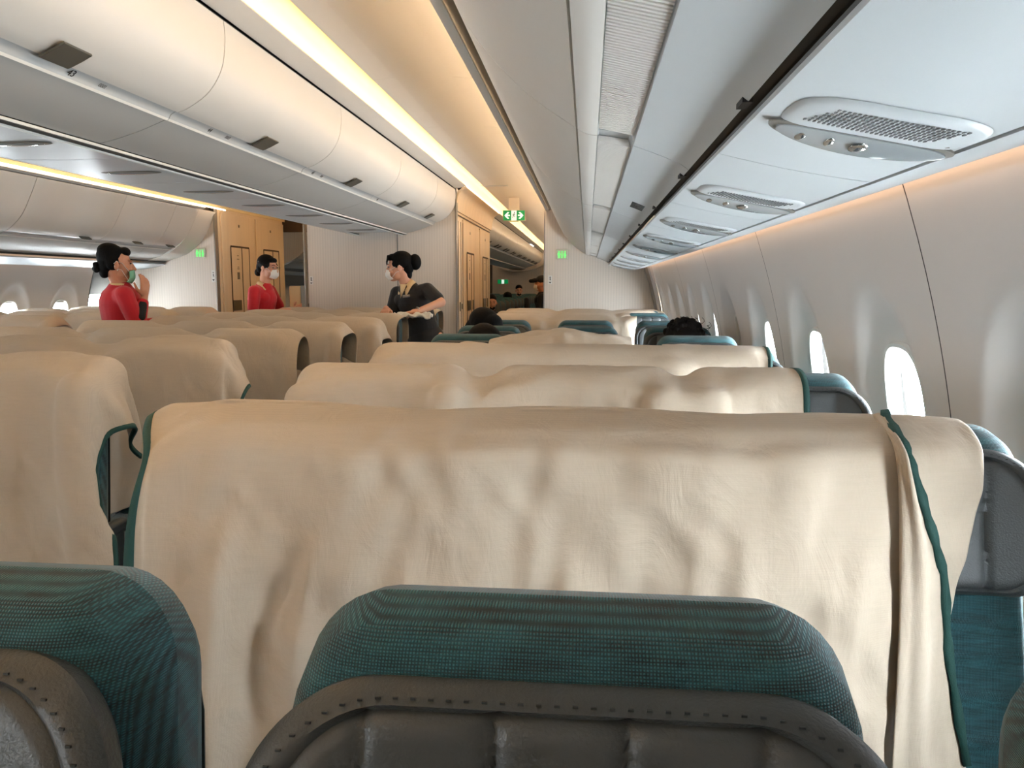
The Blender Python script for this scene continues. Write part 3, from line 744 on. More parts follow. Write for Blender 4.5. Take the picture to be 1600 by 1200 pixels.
# ------------------------------------------------------------------ cloth covers, relaxed over the seats
def collide(P, seats, floorz=.03):
    """push points out of each seat's rounded slab (backrest + headrest) in its tilted frame"""
    ct,st=math.cos(TILT),math.sin(TILT); top=.695*st; hit=np.zeros(len(P),bool)
    for (sx,sy,dz) in seats:
        X=P[:,0]-sx; Y=P[:,1]-sy+top; Z=P[:,2]-.45-dz
        y=Y*ct-Z*st; z=Y*st+Z*ct+.45
        for (cx,cy,cz,hx,hy,hz,r) in ((0,-.05,.79,.233,.072,.365,.055),(0,-.11,.985,.232,.052,.115,.04),(-.195,-.165,.985,.042,.062,.112,.035),(.195,-.165,.985,.042,.062,.112,.035)):
            qx=np.abs(X-cx)-(hx-r); qy=np.abs(y-cy)-(hy-r); qz=np.abs(z-cz)-(hz-r)
            ox=np.maximum(qx,0); oy=np.maximum(qy,0); oz=np.maximum(qz,0)
            d=np.sqrt(ox*ox+oy*oy+oz*oz)+np.minimum(np.maximum(qx,np.maximum(qy,qz)),0)-r
            m=d<.006
            if not m.any(): continue
            # gradient
            L=np.sqrt(ox*ox+oy*oy+oz*oz)+1e-9
            gx=ox/L*np.sign(X-cx); gy=oy/L*np.sign(y-cy); gz=oz/L*np.sign(z-cz)
            ins=(L<1e-6); mxq=np.maximum(qx,np.maximum(qy,qz))
            gx=np.where(ins,(qx==mxq)*np.sign(X-cx),gx); gy=np.where(ins,(qy==mxq)*np.sign(y-cy),gy); gz=np.where(ins,(qz==mxq)*np.sign(z-cz),gz)
            k=np.where(m,.006-d,0)
            X=X+gx*k; y=y+gy*k; z=z+gz*k; hit|=m
        Y=y*ct+(z-.45)*st; Z=-y*st+(z-.45)*ct
        P[:,0]=X+sx; P[:,1]=Y+sy-top; P[:,2]=Z+.45+dz
    lo=P[:,2]<floorz; P[lo,2]=floorz
    return hit
def seat_maps():
    from mathutils.bvhtree import BVHTree
    vs=[];fs=[]
    for ch in proto.children:
        if ch.name.split('.')[0] in ('backrest','shell','headrest'):
            b=len(vs); vs+=[v.co.copy() for v in ch.data.vertices]; fs+=[tuple(b+i for i in q.vertices) for q in ch.data.polygons]
    T=BVHTree.FromPolygons(vs,fs); gx=np.linspace(-.3,.3,61); gz=np.linspace(.4,1.2,81); gy=np.linspace(-.45,.2,66)
    Fm=np.full((61,81),9.); Bm=np.full((61,81),-9.); Tm=np.full((61,66),-9.)
    for i,x in enumerate(gx):
        for j,z in enumerate(gz):
            h=T.ray_cast(Vector((x,-2,z)),Vector((0,1,0)))[0]
            if h: Fm[i,j]=h.y
            h=T.ray_cast(Vector((x,2,z)),Vector((0,-1,0)))[0]
            if h: Bm[i,j]=h.y
        for j,y in enumerate(gy):
            h=T.ray_cast(Vector((x,y,3)),Vector((0,0,-1)))[0]
            if h: Tm[i,j]=h.z
    def dil(A,f):
        B=A.copy()
        for a in (-1,0,1):
            for b in (-1,0,1): B=f(B,np.roll(np.roll(A,a,0),b,1))
        return B
    return dil(Fm,np.minimum),dil(Bm,np.maximum),dil(Tm,np.maximum)
FM,BM,TM=seat_maps()
def settle(P,seats,back,front,eps=.009,rounds=5):
    nx,ny,_=P.shape; s=np.linspace(-back,front,ny)[None,:]*np.ones((nx,1)); P=P.copy()
    for r in range(rounds):
        moved=np.zeros((nx,ny),bool)
        for (sx,sy,dz) in seats:
            x=P[:,:,0]-sx; y=P[:,:,1]-sy; z=P[:,:,2]-dz
            i=np.clip(np.rint((x+.3)*100).astype(int),0,60); j=np.clip(np.rint((z-.4)*100).astype(int),0,80); k=np.clip(np.rint((y+.45)*100).astype(int),0,65)
            inx=np.abs(x)<.3
            f=FM[i,j]; m=inx&(s>.04)&(f<8)&(y>f-eps)&(z<1.13); P[:,:,1]=np.where(m,f-eps+sy,P[:,:,1]); moved|=m
            b=BM[i,j]; m=inx&(s<-.06)&(b>-8)&(y<b+eps)&(z<1.12); P[:,:,1]=np.where(m,b+eps+sy,P[:,:,1]); moved|=m
            t=TM[i,k]; m=inx&(np.abs(s)<=.11)&(t>1.03)&(z<t+eps); P[:,:,2]=np.where(m,t+eps+dz,P[:,:,2]); moved|=m
        if r<rounds-1:
            for _ in range(2):
                Q=P.copy(); Q[1:-1,1:-1]=.5*P[1:-1,1:-1]+.125*(P[:-2,1:-1]+P[2:,1:-1]+P[1:-1,:-2]+P[1:-1,2:]); near=moved.copy()
                for a in (-1,1): near|=np.roll(moved,a,0)|np.roll(moved,a,1)|np.roll(moved,2*a,0)|np.roll(moved,2*a,1)
                P=np.where(near[:,:,None],Q,P)
    return P
def drape(x0,x1,yt,zt,front,back,seats,slack=1.02,seed=0,res=.0125,side_tilt=0,levels=3,wr=.004,its=(160,70,40)):
    rng=np.random.RandomState(seed)
    W=(x1-x0); Lq=front+back
    nx=int(W/(res*2**(levels-1)))+1; ny=int(Lq/(res*2**(levels-1)))+1
    u=np.linspace(0,1,nx); v=np.linspace(0,1,ny)
    U,V=np.meshgrid(u,v,indexing='ij')
    s=V*Lq-back
    P=np.zeros((nx,ny,3)); P[:,:,0]=x0+U*W
    rr=.13; a=np.clip(s/rr,-1,1)
    P[:,:,1]=yt-.03-np.where(np.abs(s)<rr, s*.8, np.sign(s)*rr*.8)-np.where(s>rr,(s-rr)*.13,0)-np.where(s>rr,.05,0)
    P[:,:,2]=zt+.02-np.where(np.abs(s)<rr,0,np.abs(s)-rr)
    P+=rng.randn(nx,ny,3)*.004
    def smooth_noise(nx,ny,k):
        g=rng.randn(k+2,k+2); xs=np.linspace(0,k,nx); ys=np.linspace(0,k,ny)
        xi=xs.astype(int); yi=ys.astype(int); fx=(xs-xi)[:,None]; fy=(ys-yi)[None,:]; fx=fx*fx*(3-2*fx); fy=fy*fy*(3-2*fy)
        return (g[xi][:,yi]*(1-fx)*(1-fy)+g[xi+1][:,yi]*fx*(1-fy)+g[xi][:,yi+1]*(1-fx)*fy+g[xi+1][:,yi+1]*fx*fy)
    for lv in range(levels):
        if lv>0:
            nx2=2*nx-1; ny2=2*ny-1; Q=np.zeros((nx2,ny2,3)); Q[::2,::2]=P; Q[1::2,::2]=.5*(P[:-1]+P[1:]); Q[:,1::2]=.5*(Q[:,:-2:2]+Q[:,2::2]); P=Q; nx,ny=nx2,ny2
        P[:,:,1]+=smooth_noise(nx,ny,10)*wr*(1 if lv==0 else .5)
        rx=W*slack/(nx-1); ry=Lq*1.005/(ny-1); rd=math.hypot(rx,ry)
        old=P.copy(); jt=int(round((back-.0)/Lq*(ny-1)))
        pin=np.zeros(nx,bool)
        for (sx,sy,dz) in seats: pin|=np.abs(P[:,jt,0]-sx)<.12
        pin0=np.stack([P[:,jt,0],np.full(nx,seats[0][1]-.045)],1)
        def con(A,B,rest,ws=1.0,stretch_only=False):
            d=B-A; L=np.sqrt((d*d).sum(-1,keepdims=True))+1e-9; k=(L-rest)/L*.5*ws
            if stretch_only: k=np.maximum(k,0)
            A+=d*k; B-=d*k
        for it in range(its[lv]):
            vel=(P-old)*.93; old=P.copy(); P=P+vel; P[:,:,2]-=.0010/(1+lv*1.2)
            for q in range(3+lv*2):
                for o in (0,1):
                    con(P[o:-1:2],P[o+1::2][:P[o:-1:2].shape[0]],rx); con(P[:,o:-1:2],P[:,o+1::2][:,:P[:,o:-1:2].shape[1]],ry)
                con(P[:-1:2,:-1:2],P[1::2,1::2],rd,.5); con(P[1::2,:-1:2],P[:-1:2,1::2],rd,.5) if P[1::2,:-1:2].shape==P[:-1:2,1::2].shape else None
                for o in (0,1,2,3):
                    A=P[o:-2:4]; B=P[o+2::4][:A.shape[0]]; con(A[:B.shape[0]],B,rx*2,.16)
                    A=P[:,o:-2:4]; B=P[:,o+2::4][:,:A.shape[1]]; con(A[:,:B.shape[1]],B,ry*2,.16)
            P[:,jt,:2]=np.where(pin[:,None],pin0,P[:,jt,:2]); F_=np.ascontiguousarray(P.reshape(-1,3)); hit=collide(F_,seats); P=F_.reshape(nx,ny,3); h=hit.reshape(nx,ny)
            old[h]=P[h]-(P[h]-old[h])*.06
    P=settle(P,seats,back,front)
    for _ in range(5):
        for e_ in (0,1,2,-1,-2,-3): P[e_,1:-1]=.25*P[e_,:-2]+.5*P[e_,1:-1]+.25*P[e_,2:]
    return P
def vnoise(x,y,seed):
    r=np.random.RandomState(seed).rand(64,64); xi=np.floor(x).astype(int); yi=np.floor(y).astype(int); fx=x-xi; fy=y-yi
    fx=fx*fx*(3-2*fx); fy=fy*fy*(3-2*fy); g=lambda a,b: r[a%64,b%64]
    return (g(xi,yi)*(1-fx)+g(xi+1,yi)*fx)*(1-fy)+(g(xi,yi+1)*(1-fx)+g(xi+1,yi+1)*fx)*fy
def wrinkle(P,back,front,amp,seed,sc=1.0):
    nx,ny,_=P.shape; s=np.linspace(-back,front,ny)[None,:]*np.ones((nx,1)); x=P[:,:,0]
    d=np.clip((s-.12)/.25,0,1); d=d*d*(3-2*d); t=np.clip((s-.03)/.1,0,1)
    wx=x+.10*(vnoise(x*2.2+5,s*2.2+9,seed)-.5)+.22*(vnoise(x*.8,s*1.1,seed+7)-.5)*s
    n1=vnoise(wx*8*sc,s*.55+3,seed+1); n1=1-np.abs(2*n1-1)
    n2=vnoise(wx*17*sc+.8*s,s*1.3+3,seed+2); n2=1-np.abs(2*n2-1)
    n3=vnoise(wx*30+9*s,s*7,seed+3); n4=vnoise(wx*14-12*s,s*16,seed+4); n4=1-np.abs(2*n4-1)
    h=amp*(1.5*(n1-.5)*d+.55*(n2-.5)*d+.26*(n3-.5)*t+.30*(n4-.6)*t)
    du=np.gradient(P,axis=0); dv=np.gradient(P,axis=1); N=np.cross(du,dv); N/=np.linalg.norm(N,axis=2,keepdims=True)+1e-9
    N*=np.where(N[:,:,1:2]>0,-1.,1.)
    P=P+N*(h+amp*.35*d)[:,:,None]; return P
def taut(P,back,front,rounds=14,kx=.5,kz=.5):
    P=P.copy(); ny=P.shape[1]; s=np.linspace(-back,front,ny)[None,:]*np.ones((P.shape[0],1))
    for _ in range(rounds):
        Q=P.copy()
        for st in (1,3,6):
            Q[st:-st]=.5*P[st:-st]+.25*(P[:-2*st]+P[2*st:])
            yy=np.where(s>.05,np.minimum(P[:,:,1],Q[:,:,1]),P[:,:,1]); zz=np.where(np.abs(s)<.2,np.maximum(P[:,:,2],Q[:,:,2]),P[:,:,2])
            P[:,:,1]+=kx*(yy-P[:,:,1]); P[:,:,2]+=kz*(zz-P[:,:,2])
    return P
def cover_obj(P,label,group,hem=('L','R','F'),hemw=1,thick=.0035):
    nx,ny,_=P.shape; base=P.reshape(-1,3).mean(0); me=bpy.data.meshes.new('seat_cover')
    idx=np.arange(nx*ny).reshape(nx,ny)
    f=np.stack([idx[:-1,:-1],idx[1:,:-1],idx[1:,1:],idx[:-1,1:]],-1).reshape(-1,4)
    # uv-less mesh, rest coordinates kept as object space
    me.from_pydata([tuple(p-base) for p in P.reshape(-1,3)],[],[tuple(int(k) for k in q) for q in f]); me.materials.append(M['cloth'])
    for p in me.polygons: p.use_smooth=True
    o=bpy.data.objects.new('seat_cover',me); link(o); o.location=tuple(base); tag(o,label,'seat cover',group)
    b=o.modifiers.new('t','SOLIDIFY'); b.thickness=thick; b.offset=0
    b=o.modifiers.new('s','SUBSURF'); b.levels=1; b.render_levels=1
    def strip(A,B,C):
        n=len(A); v=[tuple(p-base) for p in A]+[tuple(p-base) for p in B]; 
        me=bpy.data.meshes.new('hem'); me.from_pydata(v,[],[(i,i+1,n+i+1,n+i) for i in range(n-1)]); me.materials.append(M['hem'])
        for p in me.polygons: p.use_smooth=True
        h=bpy.data.objects.new('hem',me); link(h,o); s=h.modifiers.new('t','SOLIDIFY'); s.thickness=thick*2.4; s.offset=0
    def sm(A,k=6):
        A=A.copy()
        for _ in range(k): A[1:-1]=.25*A[:-2]+.5*A[1:-1]+.25*A[2:]
        return A
    for key,A,B in (('L',P[0],P[2]),('R',P[-1],P[-3]),('F',P[:,-1],P[:,-3])):
        if key in hem:
            A_=sm(A,2); D_=sm(B-A,8); D_/=np.linalg.norm(D_,axis=1,keepdims=True)+1e-9; strip(A_-D_*.004,A_+D_*.011,0)
    return o
def S(xs,y,dz=-.012): return [(x,y,dz) for x in xs]
G='cream covers over the right block seats'
P=drape(1.41,2.805,RY[1],1.14,.86,.30,S(RX,RY[1]+.01),slack=.99,seed=3,res=.013,wr=.010)
P=taut(P,.30,.86,22,.6,.6); P=settle(wrinkle(P,.30,.86,.036,11),S(RX,RY[1]+.01),.30,.86,.006,3)
# right end is gathered: the edge runs diagonally inward as it hangs
Z=P[:,:,2]-CZ; Xr=P[:,:,0]-CX
xe=np.interp(-Z,[.2,.27,.36,.45,.58,.7,1.2],[.60,.596,.58,.555,.535,.525,.52]); fr=np.broadcast_to(np.linspace(0,1,P.shape[1])[None,:]>.27,Xr.shape)
m=(Xr>.36)&fr; edge=Xr[-1:,:]
Xn=.36+(Xr-.36)*(xe-.36)/(np.maximum(edge,.5)-.36); P[:,:,0]=np.where(m,Xn,Xr)+CX
P1=P
c1=cover_obj(P,'large cream cotton cover over the nearest draped row, green hem at both ends',G,('L',))
def front_y(X,Z):
    Q=P1.reshape(-1,3); k=Q[:,1]<RY[1]+.03; Q=Q[k]; d=(Q[:,0]-X-CX)**2+(Q[:,2]-Z-CZ)**2; j=np.argsort(d)[:6]; return Q[j,1].min()
Lc=[(.462,-.205),(.458,-.225),(.455,-.26),(.452,-.33),(.450,-.45),(.450,-.60),(.452,-.80),(.452,-.95)]
Rc=[(.478,-.198),(.470,-.222),(.474,-.26),(.498,-.34),(.525,-.42),(.542,-.55),(.575,-.72),(.615,-.86)]
def dens(c,n): 
    t=np.linspace(0,len(c)-1,n); return np.stack([np.interp(t,range(len(c)),[q[k] for q in c]) for k in (0,1)],1)
L_=dens(Lc,40); R_=dens(Rc,40); ncol=14; vs=[]; 
for i in range(40):
    for j in range(ncol):
        t=j/(ncol-1); x=L_[i,0]*(1-t)+R_[i,0]*t; z=L_[i,1]*(1-t)+R_[i,1]*t
        y=front_y(x,z)-.006-.022*math.sin(PI*min(1,t*1.15))*min(1,i/9)-.004*math.sin(t*14+i*.07)*min(1,i/9)
        if i<4: y+= .012*(4-i)/4
        vs.append([x+CX,y,z+CZ])
V_=np.array(vs).reshape(40,ncol,3)
for _ in range(4): V_[1:-1,:,1]=.25*V_[:-2,:,1]+.5*V_[1:-1,:,1]+.25*V_[2:,:,1]
mb=MB(); mb.add([tuple(q-np.array(c1.location)) for q in V_.reshape(-1,3)],[(i*ncol+j,i*ncol+j+1,(i+1)*ncol+j+1,(i+1)*ncol+j) for i in range(39) for j in range(ncol-1)])
fl=mb.obj('folded_flap',M['cloth'],c1,angle=0); s_=fl.modifiers.new('t','SOLIDIFY'); s_.thickness=.004; s_.offset=0; s_=fl.modifiers.new('s','SUBSURF'); s_.levels=1; s_.render_levels=1
mb=MB(); A_=[]; 
for i in range(34):
    q=V_[i,-1]-np.array(c1.location); w_=.0068+.002*math.sin(i*1.9)
    A_+= [(q[0]-w_,q[1]-.007,q[2]-.001),(q[0]+w_*.8,q[1]-.007,q[2]+.001)]
mb.add(A_,[(2*i,2*i+1,2*i+3,2*i+2) for i in range(33)]); h_=mb.obj('flap_hem',M['hem'],fl); s_=h_.modifiers.new('t','SOLIDIFY'); s_.thickness=.006; s_.offset=0
P=drape(1.38,2.755,RY[2],1.14,.75,.28,S(RX,RY[2]),slack=1.09,seed=5,res=.014,wr=.012); P=taut(P,.28,.75,6,.4,.05); P=settle(wrinkle(P,.28,.75,.026,31),S(RX,RY[2]),.28,.75,.006,3)
cover_obj(P,'cream cover over the second draped row, sagging deeply between its seats',G,('L','R'))
P=drape(1.39,2.86,RY[3],1.14,.70,.28,S(RX,RY[3]),slack=1.012,seed=8,res=.018,wr=.008,its=(120,50,30)); P=taut(P,.28,.70,12,.5,.5); P=settle(wrinkle(P,.28,.70,.016,51),S(RX,RY[3]),.28,.70,.006,3)
cover_obj(P,'cream cover over the third row, green hem at its right end beside window',G,('L','R'))
P=drape(1.62,2.40,RY[4]-.35,.98,.30,.30,S([2.02],RY[4]-.36,-.12),slack=1.06,seed=9,res=.02,wr=.01,its=(80,40,20)) if False else None
for r,nm,x1,sl in ((7,'cream cover over the row behind the passengers, cyan-lit window seat at its right',2.60,1.05),(8,'cream cover second from the right bulkhead, sagging between seats',2.60,1.05),(9,'cream cover right in front of the right bulkhead',2.93,1.05)):
    P=drape(1.385,x1,RY[r],1.14,.55,.22,S(RX,RY[r]),slack=sl,seed=20+r,res=.03,wr=.012,levels=2,its=(110,50)); cover_obj(P,nm,G,())
G='cream covers over the centre block seats'
cn=['cut by the left edge, its side hanging over the aisle','second, side panel with a green corner toward aisle','third, pulled short so the headrest side shows','fourth, hanging straight at the aisle end','fifth, with a soft fold at its aisle corner','sixth, headrest side showing dark beside aisle','seventh, below the hands of the attendant in black','last, in front of the centre bulkhead']
ov=[.16,.13,.0,.03,.10,-.01,-.01,-.01]
for k in range(8):
    P=drape(-.90,.835+ov[k],CY[k],1.14,(.80,.66,.72,.55,.5,.5,.5,.45)[k],.26,S(CXs,CY[k]+.01),slack=(1.02,1.05,1.05,1.04,1.02,1.03,1.02,1.02)[k],seed=40+k,res=(.015,.018,.024,.024,.03,.03,.03,.03)[k],wr=.010,levels=(3,3,3,3,2,2,2,2)[k],its=((140,60,35),(110,50,30),(90,40,20),(90,40,20),(100,50),(100,50),(100,50),(100,50))[k])
    P=taut(P,.26,(.80,.66,.72,.55,.5,.5,.5,.45)[k],5,.4,.1)
    if k<5: P=settle(wrinkle(P,.26,(.80,.66,.72,.55,.5)[k],.018,70+5*k),S(CXs,CY[k]+.01),.26,(.80,.66,.72,.55,.5)[k],.006,3)
    cover_obj(P,'cream centre block cover, %s'%cn[k],G,('R',) if k<2 else ())
G='cream covers over the left block seats'
for k in range(2,8):
    P=drape(-2.94,-1.41,CY[k]-.05,1.14,.5,.22,S(LX,CY[k]-.05),slack=1.03,seed=60+k,res=.03,wr=.012,levels=2,its=(90,45)); cover_obj(P,'cream cover over the far left seats, %s row seen'%ordn[k-1],G,())

# ------------------------------------------------------------------ far cabin seats
k=0
def cabin_seat(x,y,label,group):
    e=empty('airline_seat',(x,y,-.01),0,label,'seat',group)
    for nme,me in SIMPLE.items():
        o=bpy.data.objects.new(nme,me); link(o,e)
    return e
SIMPLE={}
for nme,(w_,h_,zc,th,y_,mm) in {'backrest':(.43,.70,.80,.11,0,'teal'),'headrest':(.41,.21,.99,.05,-.10,'leather')}.items():
    mb=MB(); c=[(x,z+zc) for x,z in rrect(w_,h_,.07,32,.08,.05)]; pad(mb,c,th,edge=.25,rings=5,warp=lambda x,y,z: (x,tiltv(x,y+y_,z)[1]-.695*math.sin(TILT),tiltv(x,y+y_,z)[2]))
    o=mb.obj(nme,M[mm]); SIMPLE[nme]=o.data; bpy.data.objects.remove(o)
mb=MB(); mb.box((0,-.30,.43),(.43,.46,.12)); mb.box((0,-.28,.20),(.36,.36,.38)); o=mb.obj('seat_base',M['shell']); SIMPLE['seat_base']=o.data; bpy.data.objects.remove(o)
FO=['first','second','third','fourth','fifth','sixth','seventh','eighth','ninth','tenth','eleventh','twelfth','thirteenth','fourteenth']
for r in range(14):
    for c,xx in enumerate((.60,.08,-.44)):
        cabin_seat(xx,12.3+.8*r,'dark green far cabin seat, %s row past the lavatories, %s from the aisle'%(FO[r],['nearest','second','third'][c]),'far cabin seats')
for r in range(3):
    cabin_seat(-2.0,12.3+.8*r,'dark green seat glimpsed down the left aisle, %s row'%FO[r],'far cabin seats left')
mb=MB(); mb.box((-.35,25.2,1.2),(5.4,.1,2.4)); struct(mb.obj('wall_far',M['bulk'],smooth=False))
mb=MB(); mb.box((-1.05,24.0,1.1),(.6,1.4,2.2)); struct(mb.obj('wall_far_partition',M['lavd'],smooth=False))

# ------------------------------------------------------------------ signs
def exit_sign(x,y,z,w,h,label,arrows=True,zc=None):
    e=empty('exit_sign',(x,y,z),0,label,'exit sign')
    mb=MB(); mb.box((0,.012,0),(w+.012,.022,h+.012)); mb.obj('housing',M['signbox'],e,bevel=.003)
    for s in (-1,1):
        mb=MB(); mb.box((s*w*.315,0,0),(w*.37,.004,h)); mb.obj('green_panel',M['green'],e,smooth=False)
        if arrows:
            mb=MB(); y0=-.0035; c=s*w*.315
            mb.box((c-s*w*.04,y0,0),(w*.17,.002,h*.14))
            a=w*.14; tip=c+s*w*.13
            for q in (-1,1):
                mb.add([(tip,y0-.001,0),(tip-s*h*.34,y0-.001,q*h*.34),(tip-s*h*.52,y0-.001,q*h*.30),(tip-s*h*.20,y0-.001,0),(tip,y0+.001,0),(tip-s*h*.34,y0+.001,q*h*.34),(tip-s*h*.52,y0+.001,q*h*.30),(tip-s*h*.20,y0+.001,0)],[(0,1,2,3),(7,6,5,4),(0,4,5,1),(1,5,6,2),(2,6,7,3),(3,7,4,0)])
            mb.obj('arrow',M['signw'],e,smooth=False)
    mb=MB(); mb.box((0,0,0),(w*.24,.004,h)); mb.obj('white_panel',M['signw'],e,smooth=False)
    if arrows:
        mb=MB(); mb.ell((.004,-.003,h*.30),(h*.07,.001,h*.08)); mb.tube([(.003,-.003,h*.2),(-.002,-.003,-.02*h)],h*.055); mb.tube([(-.002,-.003,-.02*h),(.012,-.003,-.15*h),(.004,-.003,-.32*h)],h*.04); mb.tube([(-.002,-.003,0),(-.012,-.003,-.16*h),(-.024,-.003,-.2*h)],h*.04); mb.tube([(.003,-.003,.16*h),(.02,-.003,.06*h)],h*.035); mb.tube([(.003,-.003,.16*h),(-.016,-.003,.1*h),(-.02,-.003,-.02*h)],h*.035)
        mb.obj('running_figure',M['inkg'],e)
    if zc:
        mb=MB(); mb.box((0,.012,(zc-z+h/2)/2),(w*.5,.016,zc-z-h/2)); mb.obj('bracket',M['ceil'],e,bevel=.003)
        mb=MB(); mb.box((0,.012,-h/2-.012),(w*.42,.02,.008)); mb.obj('lower_lip',M['gap'],e)
    return e
exit_sign(CX-.911,9.8,CZ+.858,.265,.118,'green exit sign with two white arrows hanging from the aisle ceiling',True,2.435)
exit_sign(CX-2.66,24.9,CZ+.13,.33,.13,'small green and white exit sign on the far wall down the aisle',False)
def lav_sign(x,y,z,label):
    e=empty('lavatory_sign',(x,y,z),0,label,'sign','lavatory signs')
    mb=MB(); mb.box((0,0,0),(.125,.012,.105)); mb.obj('housing',M['lavpanel'],e,bevel=.008)
    for q,(dx) in enumerate((-.032,0,.032)):
        mb=MB(); mb.ell((dx,-.008,.026),(.007,.002,.008))
        if q==0: mb.add([(dx-.011,-.008,.014),(dx+.011,-.008,.014),(dx+.012,-.008,-.012),(dx-.012,-.008,-.012),(dx-.011,-.006,.014),(dx+.011,-.006,.014),(dx+.012,-.006,-.012),(dx-.012,-.006,-.012)],[(0,1,2,3),(7,6,5,4),(0,4,5,1),(1,5,6,2),(2,6,7,3),(3,7,4,0)])
        elif q==1: mb.tube([(dx-.009,-.008,.013),(dx-.006,-.008,-.010),(dx+.006,-.008,-.010),(dx+.009,-.008,.013)],.0022)
        else: mb.add([(dx-.003,-.008,.016),(dx+.003,-.008,.016),(dx+.014,-.008,-.014),(dx-.014,-.008,-.014),(dx-.003,-.006,.016),(dx+.003,-.006,.016),(dx+.014,-.006,-.014),(dx-.014,-.006,-.014)],[(0,1,2,3),(7,6,5,4),(0,4,5,1),(1,5,6,2),(2,6,7,3),(3,7,4,0)])
        mb.box((dx-.004,-.008,-.026),(.005,.003,.026)); mb.box((dx+.004,-.008,-.026),(.005,.003,.026))
        mb.obj('person_icon',M['lavgreen'],e,smooth=False)
lav_sign(CX-.275,YE-.008,CZ+.335,'lit green lavatory sign on the right bulkhead')
lav_sign(CX-4.25,8.42-.008,CZ+.352,'lit green lavatory sign on the left bulkhead')
def placard(x,y,z,label,h=.09):
    e=empty('placard',(x,y,z),0,label,'placard','seat row placards')
    mb=MB(); mb.box((0,0,0),(.042,.003,h)); mb.obj('plate',M['white'],e,smooth=False)
    mb=MB(); mb.ell((0,-.003,h*.30),(.006,.001,.006)); mb.box((.0,-.003,h*.10),(.008,.002,.022)); mb.box((.003,-.003,h*-.02),(.016,.002,.005))
    mb.add([(-.014,-.0035,-h*.26),(.014,-.0035,-h*.26),(0,-.0035,-h*.42),(-.014,-.002,-h*.26),(.014,-.002,-h*.26),(0,-.002,-h*.42)],[(0,1,2),(5,4,3),(0,3,4,1),(1,4,5,2),(2,5,3,0)])
    mb.obj('seat_symbol',M['ink'],e,smooth=False); return e
placard(CX-.40,YE-.004,CZ+.066,'tiny white placard with seat and arrow beside the edge of the right bulkhead')
placard(CX-3.0,8.413,CZ+.055,'tiny white placard with seat and arrow at left edge of the centre bulkhead')
placard(CX-4.11,8.415,CZ+.10,'taller white placard with two black symbols by the left bulkhead edge',.13)
mb=MB(); mb.box((CX-1.03,8.75,2.446),(.30,.07,.006)); mb.box((CX-1.03,8.75,2.441),(.26,.012,.006)); tag(mb.obj('ceiling_vent',M['signw'] if False else M['white'],bevel=.002),'small pale rectangular plate on the aisle ceiling before the exit sign','vent')

# ------------------------------------------------------------------ people
def V(X,D,Z): return Vector((X+CX,D,Z+CZ))
def hand(mb,wrist,d,nrm,side=1,curl=.5,L=.18,spread=.10):
    """d: direction of the fingers, nrm: palm normal (fingers curl towards it); side: thumb side"""
    wrist=Vector(wrist); d=Vector(d).normalized(); n=Vector(nrm); n=(n-d*n.dot(d)).normalized(); t=d.cross(n).normalized()*side
    k=L/.18
    mb.cap(wrist,wrist+d*.03*k,.024*k,.026*k)
    for q in (-.026,-.009,.009,.026): mb.cap(wrist+d*.02*k+t*q*.6*k,wrist+d*.088*k+t*q*k,.014*k,.0115*k)
    for q,ln,cu in ((-.028,.062,1.15),(-.0095,.078,1.0),(.0095,.084,.95),(.028,.074,.8)):
        p=wrist+d*.088*k+t*q*k; dirv=(d+t*q*spread*22*.15).normalized(); a=0; r=.0088*k
        for seg,fr in enumerate((.45,.31,.24)):
            a+=curl*cu*(.55,.75,.55)[seg]; dd=(dirv*math.cos(a)+n*math.sin(a)).normalized(); p2=p+dd*ln*fr*k
            mb.cap(p,p2,r,r*.9,10); p=p2; r*=.9
    p=wrist+d*.022*k+t*.022*k
    dd=(d*.62+t*.62+n*.35).normalized(); p2=p+dd*.04*k; mb.cap(p,p2,.014*k,.0105*k); 
    dd=(d*.85+t*.15+n*.5).normalized(); p3=p2+dd*.03*k; mb.cap(p2,p3,.0105*k,.009*k); mb.cap(p3,p3+dd*.02*k,.009*k,.0075*k)
def remesh(o,v,sm=2):
    r=o.modifiers.new('r','REMESH'); r.mode='VOXEL'; r.voxel_size=v; r.use_smooth_shade=True
    if sm: s=o.modifiers.new('s','SMOOTH'); s.iterations=sm; s.factor=.5
def xf(mb,Mx,i0):
    for i in range(i0,len(mb.v)): mb.v[i]=tuple(Mx@Vector(mb.v[i]))
def head_geo(mb,Mx,sc=1.0):
    i=len(mb.v)
    mb.ell((0,.015,.038),(.073,.092,.083)); mb.ell((0,-.030,-.02),(.060,.060,.078)); mb.ell((0,-.052,-.082),(.034,.034,.030)); mb.ell((0,-.020,-.062),(.052,.052,.045))
    mb.cap((0,-.088,.008),(0,-.106,-.030),.008,.0125); mb.ell((0,-.097,-.033),(.017,.012,.009))
    for s in (-1,1):
        mb.ell((s*.074,.008,-.008),(.010,.021,.031),(0,0,s*.35)); mb.ell((s*.036,-.066,-.028),(.024,.022,.022)); mb.cap((s*.012,-.086,.028),(s*.044,-.074,.030),.008,.007)
    mb.ell((0,-.086,-.062),(.022,.011,.006)); mb.ell((0,-.085,-.071),(.019,.011,.007))
    xf(mb,Mx,i)
def part(mb,name,m,parent,Mx=None,i0=0,vox=None,loc=None,sm=2):
    if Mx is not None: xf(mb,Mx,i0)
    o=mb.obj(name,m,parent,angle=0)
    if parent is not None: 
        for v in o.data.vertices: v.co-=parent.location
    if vox: remesh(o,vox,sm)
    return o
